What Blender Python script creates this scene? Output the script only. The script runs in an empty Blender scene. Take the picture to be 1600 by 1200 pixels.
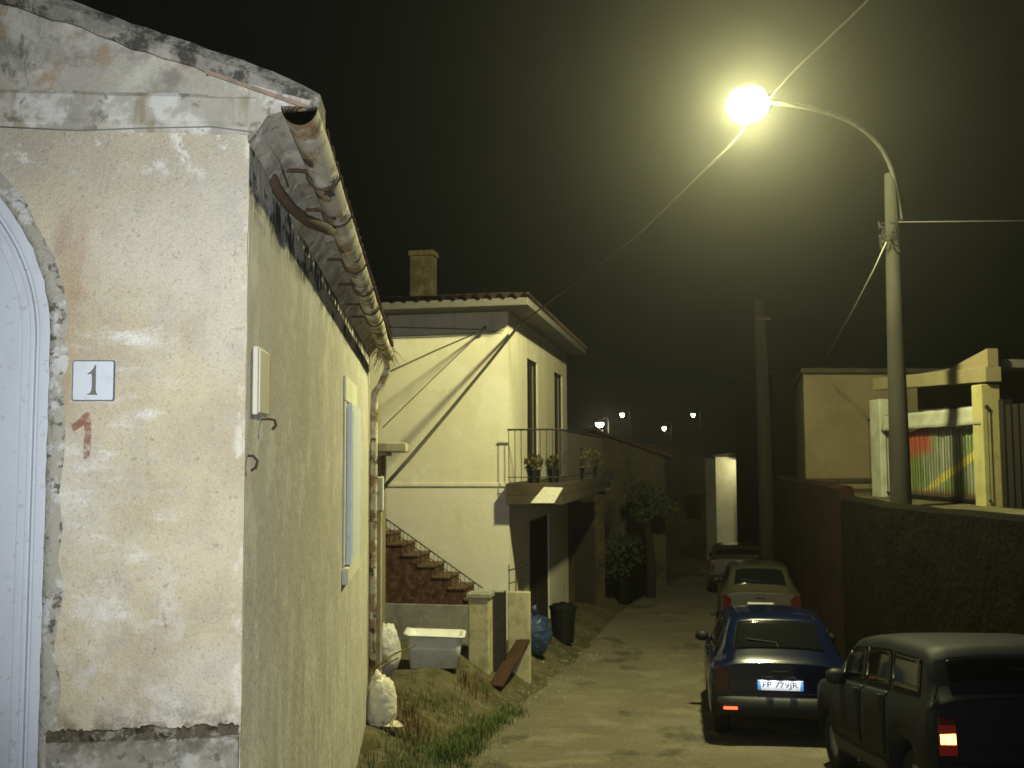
import bpy, math, random
from mathutils import Vector, Matrix, Euler, noise as mnoise
random.seed(7)
sc = bpy.context.scene
COL = sc.collection
rad = math.radians
EYE = 1.6

# ------------------------------------------------------------------ camera geometry (used to measure real places off the photograph)
def basis(yaw=4.78, pitch=4.3, roll=0.3):
    a, p, r = rad(yaw), rad(pitch), rad(roll)
    F = Vector((math.sin(a)*math.cos(p), math.cos(a)*math.cos(p), math.sin(p)))
    R = Vector((math.cos(a), -math.sin(a), 0)); U = R.cross(F)
    return F, R*math.cos(r) - U*math.sin(r), R*math.sin(r) + U*math.cos(r)
CF, CR, CU = basis()
def ray(px, py): return CF + CR*((px-800)/1555) - CU*((py-600)/1555)
def P(px, py, D):
    d = ray(px, py); k = D/d.y
    return Vector((d.x*k, D, EYE + d.z*k))

# ------------------------------------------------------------------ mesh helper
class MB:
    def __init__(s): s.v = []; s.f = []
    def add(s, vs, fs):
        o = len(s.v); s.v += [tuple(v) for v in vs]; s.f += [tuple(i+o for i in f) for f in fs]; return s
    def box(s, x0, x1, y0, y1, z0, z1):
        return s.add([(x0,y0,z0),(x1,y0,z0),(x1,y1,z0),(x0,y1,z0),(x0,y0,z1),(x1,y0,z1),(x1,y1,z1),(x0,y1,z1)],
                     [(0,3,2,1),(4,5,6,7),(0,1,5,4),(1,2,6,5),(2,3,7,6),(3,0,4,7)])
    def obox(s, c, ax, ay, az):
        c, ax, ay, az = Vector(c), Vector(ax), Vector(ay), Vector(az)
        vs = [c+ax*i+ay*j+az*k for k in (-1,1) for i, j in ((-1,-1),(1,-1),(1,1),(-1,1))]
        return s.add(vs, [(0,3,2,1),(4,5,6,7),(0,1,5,4),(1,2,6,5),(2,3,7,6),(3,0,4,7)])
    def tube(s, pts, r, n=8, cap=True):
        pts = [Vector(p) for p in pts]; vs = []; m = len(pts)
        up = None
        for i, p in enumerate(pts):
            t = (pts[min(i+1,m-1)] - pts[max(i-1,0)]).normalized()
            if up is None:
                up = Vector((0,0,1)) if abs(t.z) < .9 else Vector((1,0,0))
            a = t.cross(up).normalized(); b = a.cross(t).normalized(); up = b
            rr = r[i] if isinstance(r, (list, tuple)) else r
            vs += [p + (a*math.cos(q) + b*math.sin(q))*rr for q in [2*math.pi*k/n for k in range(n)]]
        fs = [(i*n+k, i*n+(k+1)%n, (i+1)*n+(k+1)%n, (i+1)*n+k) for i in range(m-1) for k in range(n)]
        if cap: fs += [tuple(range(n))[::-1], tuple((m-1)*n+k for k in range(n))]
        return s.add(vs, fs)
    def prism(s, poly, o, ux, uy, d):
        o, ux, uy, d = Vector(o), Vector(ux), Vector(uy), Vector(d); n = len(poly)
        a = [o+ux*p+uy*q for p, q in poly]; b = [v+d for v in a]
        return s.add(a+b, [tuple(range(n)), tuple(range(2*n-1, n-1, -1))] + [(i, i+n, (i+1)%n+n, (i+1)%n) for i in range(n)])
    def grid(s, fn, nu, nv, flip=False):
        vs = [fn(i/nu, j/nv) for i in range(nu+1) for j in range(nv+1)]; w = nv+1
        fs = [(i*w+j, (i+1)*w+j, (i+1)*w+j+1, i*w+j+1) for i in range(nu) for j in range(nv)]
        return s.add(vs, [f[::-1] for f in fs] if flip else fs)
    def lathe(s, prof, c, n=24, ax=(0,0,1)):
        ax = Vector(ax).normalized(); c = Vector(c)
        u = ax.orthogonal().normalized(); w = ax.cross(u)
        vs = [c + ax*z + (u*math.cos(q)+w*math.sin(q))*r for r, z in prof for q in [2*math.pi*k/n for k in range(n)]]
        m = len(prof)
        return s.add(vs, [(i*n+k, i*n+(k+1)%n, (i+1)*n+(k+1)%n, (i+1)*n+k) for i in range(m-1) for k in range(n)])
    def build(s, name, mat, root=None, local=False, smooth=False, bevel=0, seg=2):
        """vertices are in world space and get shifted to the root, unless local"""
        if root is not None and not local:
            inv = root.matrix_basis.inverted()
            vs = [inv @ Vector(v) for v in s.v]; org = None
        else: vs = s.v
        org = Vector((0,0,0))
        if root is None and not local:
            xs = [v[0] for v in vs]; ys = [v[1] for v in vs]; zs = [v[2] for v in vs]
            org = Vector(((min(xs)+max(xs))/2, (min(ys)+max(ys))/2, min(zs)))
            vs = [Vector(v)-org for v in vs]
        me = bpy.data.meshes.new(name); me.from_pydata([tuple(v) for v in vs], [], s.f); me.update()
        import bmesh
        bm = bmesh.new(); bm.from_mesh(me); bmesh.ops.recalc_face_normals(bm, faces=bm.faces); bm.to_mesh(me); bm.free()
        if smooth:
            for p in me.polygons: p.use_smooth = True
        me.materials.append(mat)
        o = bpy.data.objects.new(name, me); COL.objects.link(o); o.location = org
        if root is not None: o.parent = root
        if bevel:
            b = o.modifiers.new('bevel', 'BEVEL'); b.width = bevel; b.segments = seg; b.limit_method = 'ANGLE'
        return o

def tag(o, label=None, cat=None, group=None, kind=None):
    if label: o['label'] = label
    if cat: o['category'] = cat
    if group: o['group'] = group
    if kind: o['kind'] = kind
    return o
def empty(name, loc, label, cat, group=None, rot=(0,0,0)):
    o = bpy.data.objects.new(name, None); COL.objects.link(o); o.location = loc; o.rotation_euler = rot
    o.matrix_basis = Matrix.Translation(Vector(loc)) @ Euler(rot).to_matrix().to_4x4()
    o.empty_display_size = .1
    return tag(o, label, cat, group)

# ------------------------------------------------------------------ materials
def srgb(r, g, b): return tuple(((c/255)/12.92 if c/255 <= .04045 else ((c/255+.055)/1.055)**2.4) for c in (r,g,b))
class NT:
    def __init__(s, name):
        s.m = bpy.data.materials.new(name); s.m.use_nodes = True; s.t = s.m.node_tree
        s.b = s.t.nodes['Principled BSDF']; s.co = s.t.nodes.new('ShaderNodeTexCoord').outputs['Object']
        s.sep = None
    def n(s, ty, **kw):
        x = s.t.nodes.new(ty)
        for k, v in kw.items(): setattr(x, k, v)
        return x
    def l(s, a, b): s.t.links.new(a, b)
    def noise(s, scale, detail=6, rough=.6, st=(1,1,1), off=(0,0,0), dist=0):
        mp = s.n('ShaderNodeMapping'); mp.inputs['Scale'].default_value = st; mp.inputs['Location'].default_value = off
        s.l(s.co, mp.inputs['Vector']); t = s.n('ShaderNodeTexNoise'); s.l(mp.outputs[0], t.inputs['Vector'])
        t.inputs['Scale'].default_value = scale; t.inputs['Detail'].default_value = detail; t.inputs['Roughness'].default_value = rough; t.inputs['Distortion'].default_value = dist
        return t.outputs['Fac']
    def math(s, op, a, b=None, clamp=False):
        x = s.n('ShaderNodeMath', operation=op); x.use_clamp = clamp
        for i, q in enumerate((a, b)):
            if q is None: continue
            if isinstance(q, (int, float)): x.inputs[i].default_value = q
            else: s.l(q, x.inputs[i])
        return x.outputs[0]
    def mr(s, v, a, b, smooth=True):
        x = s.n('ShaderNodeMapRange'); x.interpolation_type = 'SMOOTHSTEP' if smooth else 'LINEAR'
        if b < a:  # smoothstep wants ascending
            x.inputs['From Min'].default_value = b; x.inputs['From Max'].default_value = a
            x.inputs['To Min'].default_value = 1; x.inputs['To Max'].default_value = 0
        else:
            x.inputs['From Min'].default_value = a; x.inputs['From Max'].default_value = b
        s.l(v, x.inputs['Value']); return x.outputs[0]
    def axis(s, k):
        if s.sep is None:
            s.sep = s.n('ShaderNodeSeparateXYZ'); s.l(s.co, s.sep.inputs[0])
        return s.sep.outputs[k]
    def mix(s, fac, a, b):
        x = s.n('ShaderNodeMix', data_type='RGBA')
        if isinstance(fac, (int, float)): x.inputs[0].default_value = fac
        else: s.l(fac, x.inputs[0])
        for i, q in ((6, a), (7, b)):
            if isinstance(q, tuple): x.inputs[i].default_value = (*q, 1)
            else: s.l(q, x.inputs[i])
        return x.outputs[2]

def PM(name, base, rough=.9, layers=(), bumps=(), spec=.25, metal=0, coat=0):
    """base colour under noise-shaped layers of stain, wear and patching; bumps = (scale, height in m, detail)"""
    t = NT(name); col = base
    for L in layers:
        f = t.mr(t.noise(L['s'], L.get('d', 6), L.get('r', .62), L.get('st', (1,1,1)), L.get('off', (0,0,0)), L.get('dist', 0)), L['a'], L['b'])
        wob = None
        for (ax, v0, v1) in L.get('ax', ()):
            if wob is None:
                wob = t.math('MULTIPLY', t.math('SUBTRACT', t.noise(L.get('ws', 9), 5, .6), .5), L.get('w', .12))
            f = t.math('MULTIPLY', f, t.mr(t.math('ADD', t.axis(ax), wob), v0, v1))
        if L.get('amt', 1) != 1: f = t.math('MULTIPLY', f, L['amt'])
        col = t.mix(f, col, L['c'])
    if isinstance(col, tuple): t.b.inputs['Base Color'].default_value = (*col, 1)
    else: t.l(col, t.b.inputs['Base Color'])
    t.b.inputs['Roughness'].default_value = rough; t.b.inputs['Specular IOR Level'].default_value = spec
    t.b.inputs['Metallic'].default_value = metal; t.b.inputs['Coat Weight'].default_value = coat; t.b.inputs['Coat Roughness'].default_value = .05
    h = None
    for (sc_, amp, det) in bumps:
        q = t.math('MULTIPLY', t.noise(sc_, det, .6), amp)
        h = q if h is None else t.math('ADD', h, q)
    if h is not None:
        bp = t.n('ShaderNodeBump'); bp.inputs['Strength'].default_value = 1; bp.inputs['Distance'].default_value = 1
        t.l(h, bp.inputs['Height']); t.l(bp.outputs[0], t.b.inputs['Normal'])
    return t.m
def EM(name, col, st):
    t = NT(name); t.b.inputs['Base Color'].default_value = (*[c*.06 for c in col], 1)
    t.b.inputs['Emission Color'].default_value = (*col, 1); t.b.inputs['Emission Strength'].default_value = st
    return t.m

CREAM = (.56, .485, .315); WHITEP = (.72, .69, .62)
front_layers = [
    dict(s=2.2, a=.38, b=.66, c=(.42,.35,.235), amt=.8),
    dict(s=1.3, a=.42, b=.6, c=(.60,.55,.44), amt=.7, off=(3,1,5)),
    # greyer upper wall below the cornice
    dict(s=3, a=.2, b=.62, c=(.36,.34,.285), amt=.65, ax=[(2, 2.2, 2.95)], w=.5),
    dict(s=9, a=.5, b=.72, c=(.43,.40,.34), amt=.55),
    # bare patches left of the corner, in short horizontal strokes
    dict(s=7, a=.50, b=.74, c=(.78,.75,.68), amt=.95, st=(.6,1,1.7), ax=[(0,-.78,-.58),(0,-.18,-.38),(2,2.25,2.05),(2,.85,1.1)], w=.12, off=(0,0,1.3), d=9, r=.7),
    dict(s=5, a=.46, b=.72, c=(.74,.71,.64), amt=.8, ax=[(0,-.85,-.6),(0,-.05,-.3),(2,1.35,1.1),(2,.55,.75)], off=(8,0,2), d=9, r=.7),
    # chips to the white undercoat under the cornice
    dict(s=6, a=.5, b=.56, c=(.74,.71,.63), ax=[(0,-.32,-.24),(0,-.06,-.12),(2,2.66,2.74)], d=8, r=.7, w=.1, off=(1,0,4)),
    dict(s=9, a=.55, b=.62, c=(.7,.67,.6), amt=.8, ax=[(2,2.62,2.76)], d=8, r=.7, w=.1),
    # chipped corner edge
    dict(s=8, a=.51, b=.60, c=(.74,.70,.58), amt=.7, ax=[(0,-.05,-.015)], w=.06, d=7, st=(1,1,.6)),
    # rusty run down the plaster
    dict(s=2.5, a=.28, b=.6, c=(.36,.22,.125), amt=.6, ax=[(0,-.735,-.66),(0,-.56,-.63),(2,2.0,2.25),(2,2.62,2.42)], w=.1, st=(2,1,.5), d=9, r=.7),
    dict(s=2.5, a=.3, b=.6, c=(.38,.25,.15), amt=.5, ax=[(0,-.78,-.7),(0,-.6,-.67),(2,1.6,1.9),(2,2.3,2.1)], w=.1, st=(2,1,.5), d=9, r=.7),
    # sandy grain of the render
    dict(s=170, a=.5, b=.75, c=(.66,.61,.47), amt=.55, d=3),
    dict(s=120, a=.52, b=.75, c=(.27,.215,.13), amt=.5, d=3, off=(5,5,5)),
    dict(s=55, a=.58, b=.72, c=(.22,.175,.12), amt=.45, d=4),
    dict(s=30, a=.62, b=.74, c=(.15,.13,.10), amt=.5, d=5),
    # damp and moss creeping up from the plinth ledge
    dict(s=14, a=.42, b=.62, c=(.14,.115,.07), amt=.85, ax=[(2,.78,.62)], w=.14, ws=14, d=9, r=.7),
    # gable above the cornice: grey, lichen and soot
    dict(s=2.5, a=.25, b=.5, c=(.40,.375,.31), ax=[(2,2.9,2.93)], w=.01),
    dict(s=3, a=.46, b=.62, c=(.62,.585,.49), amt=.85, ax=[(2,2.9,2.95)], w=.01, off=(4,0,0), d=8),
    dict(s=5, a=.5, b=.66, c=(.22,.205,.17), amt=.8, ax=[(2,2.9,2.95)], w=.01, off=(0,0,3), d=9, r=.7),
    dict(s=6, a=.54, b=.64, c=(.33,.2,.09), amt=.6, ax=[(2,2.9,2.95)], w=.01, off=(2,0,7), d=8),
    dict(s=4, a=.53, b=.6, c=(.06,.055,.045), amt=.8, ax=[(0,-.6,-1.0),(2,2.9,3.0)], w=.01, off=(2,0,1), d=9, r=.75, st=(1.6,1,.6)),
]
M = {}
M['front'] = PM('front_plaster', CREAM, .95, front_layers, [(150,.0032,3),(45,.005,4),(7,.010,5)], spec=.1)
M['side'] = PM('side_plaster', (.45,.425,.385), .95, [
    dict(s=1.5, a=.4, b=.65, c=(.50,.475,.43), amt=.7),
    dict(s=4, a=.45, b=.7, c=(.385,.355,.30), amt=.6, st=(1,.5,.8), d=8, r=.7),
    dict(s=5, a=.45, b=.6, c=(.58,.58,.54), amt=.6, ax=[(2,.9,.4)], st=(1,1,.3), w=.4),
    dict(s=7, a=.5, b=.6, c=(.60,.58,.52), amt=.7, ax=[(1,.5,.05)], st=(1,1,.35), w=.2),
    # soot and flaking just under the eave
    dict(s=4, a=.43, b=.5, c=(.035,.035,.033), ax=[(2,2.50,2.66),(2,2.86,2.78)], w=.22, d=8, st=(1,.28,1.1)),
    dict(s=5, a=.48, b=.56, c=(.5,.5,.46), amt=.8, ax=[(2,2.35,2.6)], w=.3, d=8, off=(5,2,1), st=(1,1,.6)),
    dict(s=3, a=.5, b=.64, c=(.30,.26,.19), amt=.7, ax=[(2,-.2,-1.1)], w=.6, d=8), dict(s=2.2, a=.54, b=.6, c=(.60,.58,.52), amt=.6, off=(2,9,4), d=9, r=.7),
    dict(s=60, a=.56, b=.72, c=(.25,.2,.14), amt=.6, d=4)], [(120,.003,3),(20,.006,4),(5,.02,5)], spec=.1)
M['cornice'] = PM('old_cornice', (.44,.41,.34), .95, [
    dict(s=3, a=.4, b=.65, c=(.27,.255,.215), amt=.8, st=(1,1,.6)),
    dict(s=6, a=.52, b=.62, c=(.27,.225,.13), amt=.8, st=(1.6,1,.25), off=(3,0,0)),
    dict(s=5, a=.52, b=.62, c=(.62,.60,.54), amt=.8, off=(0,3,0)),
    dict(s=14, a=.56, b=.66, c=(.14,.125,.10), amt=.7, d=8)], [(60,.003,4),(9,.006,4)], spec=.1)
M['old_tile'] = PM('dull_old_tile', (.30,.21,.15), .95, [dict(s=20, a=.45, b=.6, c=(.2,.17,.13))])
M['verge'] = PM('lichen_concrete', (.25,.235,.195), .98, [
    dict(s=9, a=.48, b=.62, c=(.38,.355,.29), d=8), dict(s=9, a=.47, b=.6, c=(.07,.063,.052), d=9, r=.7, off=(4,4,0))], [(30,.012,6)], spec=.1)
M['terracotta'] = PM('terracotta_tile', (.075,.037,.024), .9, [dict(s=3, a=.4, b=.65, c=(.06,.036,.025)), dict(s=12, a=.5, b=.66, c=(.15,.09,.06), amt=.6)], [(40,.004,4)])
M['render_band'] = PM('rough_mortar', (.38,.355,.29), .98, [
    dict(s=14, a=.5, b=.62, c=(.56,.545,.50), d=8), dict(s=22, a=.54, b=.64, c=(.13,.12,.095), d=8)], [(40,.012,6),(12,.014,4)], spec=.1)
M['plinth'] = PM('damp_plinth', (.37,.335,.27), .97, [
    dict(s=5, a=.42, b=.62, c=(.25,.235,.19), amt=.8), dict(s=8, a=.52, b=.62, c=(.56,.54,.48), amt=.7),
    dict(s=18, a=.54, b=.66, c=(.12,.115,.085), amt=.8, d=8), dict(s=12, a=.38, b=.6, c=(.10,.085,.05), amt=.9, ax=[(2,.50,.64)], w=.16, ws=12, d=9, r=.7)], [(50,.006,5),(10,.008,4)], spec=.1)
M['moss'] = PM('mossy_ledge', (.115,.095,.06), 1, [
    dict(s=16, a=.5, b=.6, c=(.30,.275,.215), d=8), dict(s=24, a=.52, b=.62, c=(.045,.04,.028), d=8)], [(40,.014,6)], spec=.05)
M['doorpaint'] = PM('blue_grey_door_paint', (.56,.585,.62), .5, [
    dict(s=3, a=.4, b=.7, c=(.60,.62,.64), amt=.6), dict(s=20, a=.62, b=.72, c=(.40,.42,.45), amt=.4), dict(s=2.2, a=.5, b=.72, c=(.47,.47,.45), amt=.6, st=(2,1,.5), d=9, r=.7), dict(s=30, a=.6, b=.66, c=(.36,.35,.32), amt=.5, d=8)], [(90,.0006,3),(9,.003,4)], spec=.35)
M['tile_white'] = PM('white_enamel_tile', (.62,.64,.66), .35, [dict(s=25, a=.5, b=.7, c=(.52,.54,.56), amt=.6)], spec=.5)
M['tile_edge'] = PM('grey_tile_rim', (.12,.13,.15), .5)
M['num_grey'] = PM('worn_black_paint', (.16,.145,.125), .6, [dict(s=60, a=.5, b=.7, c=(.26,.24,.2), amt=.6)])
M['rust'] = PM('rusted_iron', (.05,.030,.020), .9, [dict(s=20, a=.5, b=.65, c=(.08,.045,.025))], [(80,.002,4)])
M['gutter'] = PM('peeling_gutter_paint', (.40,.365,.28), .8, [
    dict(s=6, a=.46, b=.56, c=(.26,.175,.085), st=(1,.5,1), d=8), dict(s=8, a=.5, b=.6, c=(.55,.53,.45), st=(1,.5,1), off=(3,3,0), d=8),
    dict(s=7, a=.52, b=.6, c=(.06,.042,.028), st=(1,.6,1), off=(0,5,2), d=8)], [(50,.002,4)])
M['dark_iron'] = PM('dark_iron', (.03,.028,.026), .6, [dict(s=20, a=.5, b=.7, c=(.06,.04,.03))])
M['plastic_box'] = PM('cream_plastic', (.56,.52,.40), .5)
M['shutter'] = PM('pale_blue_shutter', (.62,.66,.72), .5, [dict(s=15, a=.5, b=.7, c=(.53,.57,.62), amt=.6)])
M['yellow'] = PM('cream_house_render', (.62,.58,.46), .92, [
    dict(s=.7, a=.4, b=.65, c=(.56,.515,.40), amt=.7), dict(s=3, a=.48, b=.7, c=(.52,.48,.37), amt=.5, st=(1,1,.3)),
    dict(s=1.2, a=.35, b=.6, c=(.60,.58,.52), ax=[(2, 1.2, 1.05)], w=.03, amt=.9),
    dict(s=2.2, a=.5, b=.7, c=(.40,.36,.27), amt=.7, ax=[(2,3.2,4.1)], st=(1,1,.25), w=.8, d=8), dict(s=2.5, a=.5, b=.66, c=(.36,.33,.26), amt=.8, ax=[(2,-.9,-1.7)], w=.6, d=8), dict(s=1.1, a=.56, b=.6, c=(.66,.63,.54), amt=.6, off=(3,7,1), d=9),
    dict(s=14, a=.58, b=.7, c=(.42,.38,.29), amt=.5, d=8)], [(60,.002,4),(2,.01,3)], spec=.15)
M['soffit'] = PM('grey_soffit', (.13,.12,.11), .95, [dict(s=2, a=.4, b=.7, c=(.10,.093,.085))], [(30,.002,3)])
M['dark_glass'] = PM('dark_window_glass', (.012,.012,.012), .12, spec=.5)
M['dark_wood'] = PM('dark_wood', (.018,.013,.009), .8, [dict(s=8, a=.4, b=.7, c=(.028,.018,.011), st=(1,1,.1))])
M['concrete'] = PM('grey_concrete', (.27,.26,.23), .95, [dict(s=2, a=.4, b=.66, c=(.19,.18,.155)), dict(s=9, a=.52, b=.66, c=(.33,.315,.28), amt=.7)], [(40,.003,4)])
M['brown_slab'] = PM('brown_balcony_slab', (.06,.048,.032), .95, [dict(s=3, a=.4, b=.66, c=(.04,.032,.022))], [(30,.004,4)])
M['brick'] = PM('red_brown_brick', (.075,.034,.020), .95, [dict(s=6, a=.45, b=.62, c=(.035,.02,.013)), dict(s=9, a=.50, b=.60, c=(.15,.09,.05), amt=.7, off=(3,0,0))], [(25,.008,5)])
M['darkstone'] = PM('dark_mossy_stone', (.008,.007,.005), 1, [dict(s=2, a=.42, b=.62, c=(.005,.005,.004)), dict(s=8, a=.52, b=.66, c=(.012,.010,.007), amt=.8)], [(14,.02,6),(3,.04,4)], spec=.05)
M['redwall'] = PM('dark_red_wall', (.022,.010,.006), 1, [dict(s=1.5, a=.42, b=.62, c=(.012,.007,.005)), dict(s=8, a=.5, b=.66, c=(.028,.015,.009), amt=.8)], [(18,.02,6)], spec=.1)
M['oldhouse'] = PM('old_stone_wall', (.065,.055,.033), 1, [dict(s=1.2, a=.42, b=.62, c=(.035,.032,.02)), dict(s=6, a=.5, b=.66, c=(.09,.078,.048), amt=.7)], [(10,.03,6)], spec=.1)
M['brownhouse'] = PM('brown_outhouse_wall', (.06,.046,.026), 1, [dict(s=1.2, a=.42, b=.62, c=(.035,.028,.017)), dict(s=6, a=.5, b=.66, c=(.08,.066,.042), amt=.7)], [(10,.03,6)], spec=.1)
M['whitewall'] = PM('whitewashed_wall', (.75,.72,.6), .95, [dict(s=1.5, a=.45, b=.68, c=(.62,.58,.46))], [(20,.01,5)])
M['beige'] = PM('beige_render', (.21,.17,.105), .95, [dict(s=1, a=.42, b=.64, c=(.16,.13,.08), amt=.8)], [(30,.004,4)])
M['pillar_white'] = PM('white_pillar_paint', (.62,.62,.52), .9, [dict(s=3, a=.45, b=.68, c=(.52,.52,.43), amt=.7)], [(30,.004,4)])
M['porch_beam'] = PM('ochre_beam_paint', (.20,.17,.10), .9, [dict(s=3, a=.42, b=.64, c=(.18,.15,.085))], [(30,.005,5)])
M['porch_white'] = PM('greyish_white_pillar', (.33,.34,.28), .9, [dict(s=3, a=.42, b=.64, c=(.26,.27,.22))], [(30,.005,5)])
M['ochre'] = PM('yellow_pillar_paint', (.33,.30,.14), .9, [dict(s=3, a=.42, b=.64, c=(.27,.24,.11))], [(30,.005,5)])
M['olive'] = PM('weathered_cream_post', (.46,.42,.28), .95, [dict(s=4, a=.42, b=.64, c=(.32,.285,.18))], [(30,.006,5)])
M['road'] = PM('worn_road', (.17,.155,.11), .95, [
    dict(s=.35, a=.4, b=.62, c=(.12,.105,.076), amt=.8, d=9, r=.72), dict(s=1.4, a=.50, b=.66, c=(.22,.20,.145), amt=.8, off=(3,1,0), d=8),
    dict(s=1.1, a=.55, b=.66, c=(.06,.052,.04), amt=.85, st=(1,.6,1), off=(1,7,0), d=9), dict(s=20, a=.55, b=.7, c=(.22,.20,.155), amt=.6), dict(s=45, a=.53, b=.66, c=(.035,.03,.025), amt=.7), dict(s=70, a=.56, b=.66, c=(.24,.22,.18), amt=.7, off=(2,2,0))],
    [(80,.016,4),(22,.02,5),(2,.04,4)], spec=.2)
M['dirt'] = PM('earth', (.105,.09,.055), 1, [
    dict(s=1.2, a=.42, b=.62, c=(.06,.055,.03)), dict(s=5, a=.5, b=.64, c=(.15,.13,.085), amt=.8, d=8), dict(s=3, a=.54, b=.64, c=(.045,.06,.02), amt=.8, off=(4,0,0), d=8)],
    [(40,.012,5),(6,.04,5)], spec=.1)
M['grass'] = PM('grass_blades', (.06,.10,.022), .8, [dict(s=3, a=.4, b=.65, c=(.10,.12,.035))])
M['dryweed'] = PM('dry_weeds', (.17,.125,.05), .9, [dict(s=6, a=.45, b=.6, c=(.08,.055,.025))])
M['leaf'] = PM('tree_leaves', (.028,.036,.013), .7, [dict(s=.8, a=.4, b=.65, c=(.055,.06,.022))])
M['potleaf'] = PM('pot_plant_leaves', (.055,.055,.016), .7, [dict(s=4, a=.45, b=.6, c=(.10,.075,.025)), dict(s=9, a=.58, b=.62, c=(.15,.05,.025))])
M['bark'] = PM('bark', (.02,.016,.011), 1, [dict(s=10, a=.4, b=.65, c=(.022,.018,.012), st=(1,1,.2))], [(20,.02,5)])
M['polec'] = PM('pole_concrete', (.022,.021,.017), .9, [dict(s=3, a=.4, b=.65, c=(.014,.013,.011), st=(1,1,.3)), dict(s=30, a=.5, b=.7, c=(.032,.03,.025), amt=.6)], [(50,.003,4)])
M['galv'] = PM('galvanised_steel', (.045,.043,.038), .7, [dict(s=9, a=.4, b=.65, c=(.03,.028,.025))], metal=.4)
M['cable'] = PM('black_cable', (.022,.022,.02), .6)
M['cable_pale'] = PM('grey_cable', (.05,.047,.04), .7)
M['wire_grey'] = PM('dusty_wire', (.20,.19,.165), .8)
M['tub'] = PM('white_tub', (.70,.71,.70), .45, [dict(s=4, a=.45, b=.68, c=(.56,.56,.53), amt=.8)])
M['sack'] = PM('white_sack', (.72,.69,.55), .7, [dict(s=6, a=.45, b=.65, c=(.58,.54,.40))], [(14,.02,4)])
M['paperbag'] = PM('pale_plastic_bag', (.55,.55,.53), .4, [dict(s=6, a=.45, b=.65, c=(.42,.42,.40))], [(14,.02,4)])
M['bluebag'] = PM('blue_plastic', (.03,.055,.13), .3, [dict(s=5, a=.45, b=.62, c=(.018,.03,.08)), dict(s=9, a=.58, b=.68, c=(.12,.17,.26), amt=.7)], [(9,.03,4)], spec=.5)
M['bin'] = PM('dark_plastic_bin', (.006,.007,.0065), .5)
M['tread'] = PM('worn_tread', (.12,.07,.045), .9, [dict(s=5, a=.4, b=.65, c=(.08,.045,.03))])
M['plank'] = PM('reddish_plank', (.055,.027,.016), .9, [dict(s=4, a=.4, b=.65, c=(.035,.02,.013), st=(1,1,.3))])
M['rubber'] = PM('tyre_rubber', (.015,.015,.015), .85)
M['rim'] = PM('wheel_trim', (.25,.25,.26), .45, metal=.5)
M['blackplastic'] = PM('black_trim', (.012,.012,.013), .55)
M['cglass'] = PM('car_glass', (.006,.007,.008), .06, spec=.6)
M['redlens'] = PM('red_lamp_lens', (.05,.004,.003), .15, spec=.5, coat=.5)
M['plate_white'] = PM('plate_white', (.8,.82,.85), .5)
M['plate_blue'] = PM('plate_blue', (.12,.33,.75), .5)
M['plate_black'] = PM('plate_black', (.015,.015,.02), .6)
M['inside'] = PM('room_shade_black', (.012,.011,.009), 1)  # near-black colour stands in for shade inside the porch
M['lampmetal'] = PM('lamp_housing', (.14,.14,.12), .6)
def glass_bowl():
    t = NT('lit_lamp_bowl'); e = t.n('ShaderNodeEmission'); e.inputs[0].default_value = (1,.965,.5,1); e.inputs[1].default_value = 26
    tr = t.n('ShaderNodeBsdfTransparent'); a = t.n('ShaderNodeAddShader'); t.l(e.outputs[0], a.inputs[0]); t.l(tr.outputs[0], a.inputs[1])
    t.l(a.outputs[0], t.t.nodes['Material Output'].inputs['Surface']); return t.m
M['lens'] = glass_bowl()
M['lens_far'] = EM('lit_far_lamp', (1, .93, .72), 40)
M['tail_glint'] = EM('tail_flash_glint', (1, .36, .07), 9)  # unlit lens; emission stands in for flash sent back by the tail reflector
M['tail_halo'] = EM('red_glint_halo', (1, .02, .01), .05)  # weak emission paints the red halo round that glint
M['reflector_glint'] = EM('reflector_flash_glint', (1, .10, .03), 3.2)  # emission stands in for flash sent back by the bumper reflector
M['curtain'] = PM('house_curtain', (.2,.18,.13), .9)

def sheet_mat():
    # faded awning cloth: grey-green field, red patch, a yellow stripe; the cloth's own printed colours
    t = NT('faded_awning_cloth'); ny, nz = t.axis(1), t.axis(2)
    wob = t.math('MULTIPLY', t.math('SUBTRACT', t.noise(1.6, 4), .5), .5)
    c = t.mix(t.mr(t.noise(.9, 5), .42, .58), (.24,.25,.20), (.13,.19,.05))
    red = t.math('MULTIPLY', t.mr(t.math('ADD', ny, wob), 0., .3), t.mr(t.math('ADD', nz, wob), .62, .8))
    c = t.mix(red, c, (.36,.06,.02))
    band = t.math('ABSOLUTE', t.math('SUBTRACT', t.math('ADD', nz, t.math('MULTIPLY', wob, .15)), t.math('SUBTRACT', .275, t.math('MULTIPLY', ny, .35))))
    c = t.mix(t.math('MULTIPLY', t.mr(band, .085, .05), .85), c, (.50,.42,.07))
    low = t.mr(nz, .22, .05); c = t.mix(low, c, (.18,.11,.05))
    t.l(c, t.b.inputs['Base Color']); t.b.inputs['Roughness'].default_value = .9
    return t.m
M['cloth'] = sheet_mat()

def faded_paint(name, colr, s, a, b, amt):
    t = NT(name); t.b.inputs['Base Color'].default_value = (*colr, 1); t.b.inputs['Roughness'].default_value = .95
    f = t.math('MULTIPLY', t.mr(t.noise(s, 6), a, b), amt); t.l(f, t.b.inputs['Alpha']); return t.m
M['redpaint'] = faded_paint('faded_red_paint', (.36,.13,.085), 26, .36, .68, .46)

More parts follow.
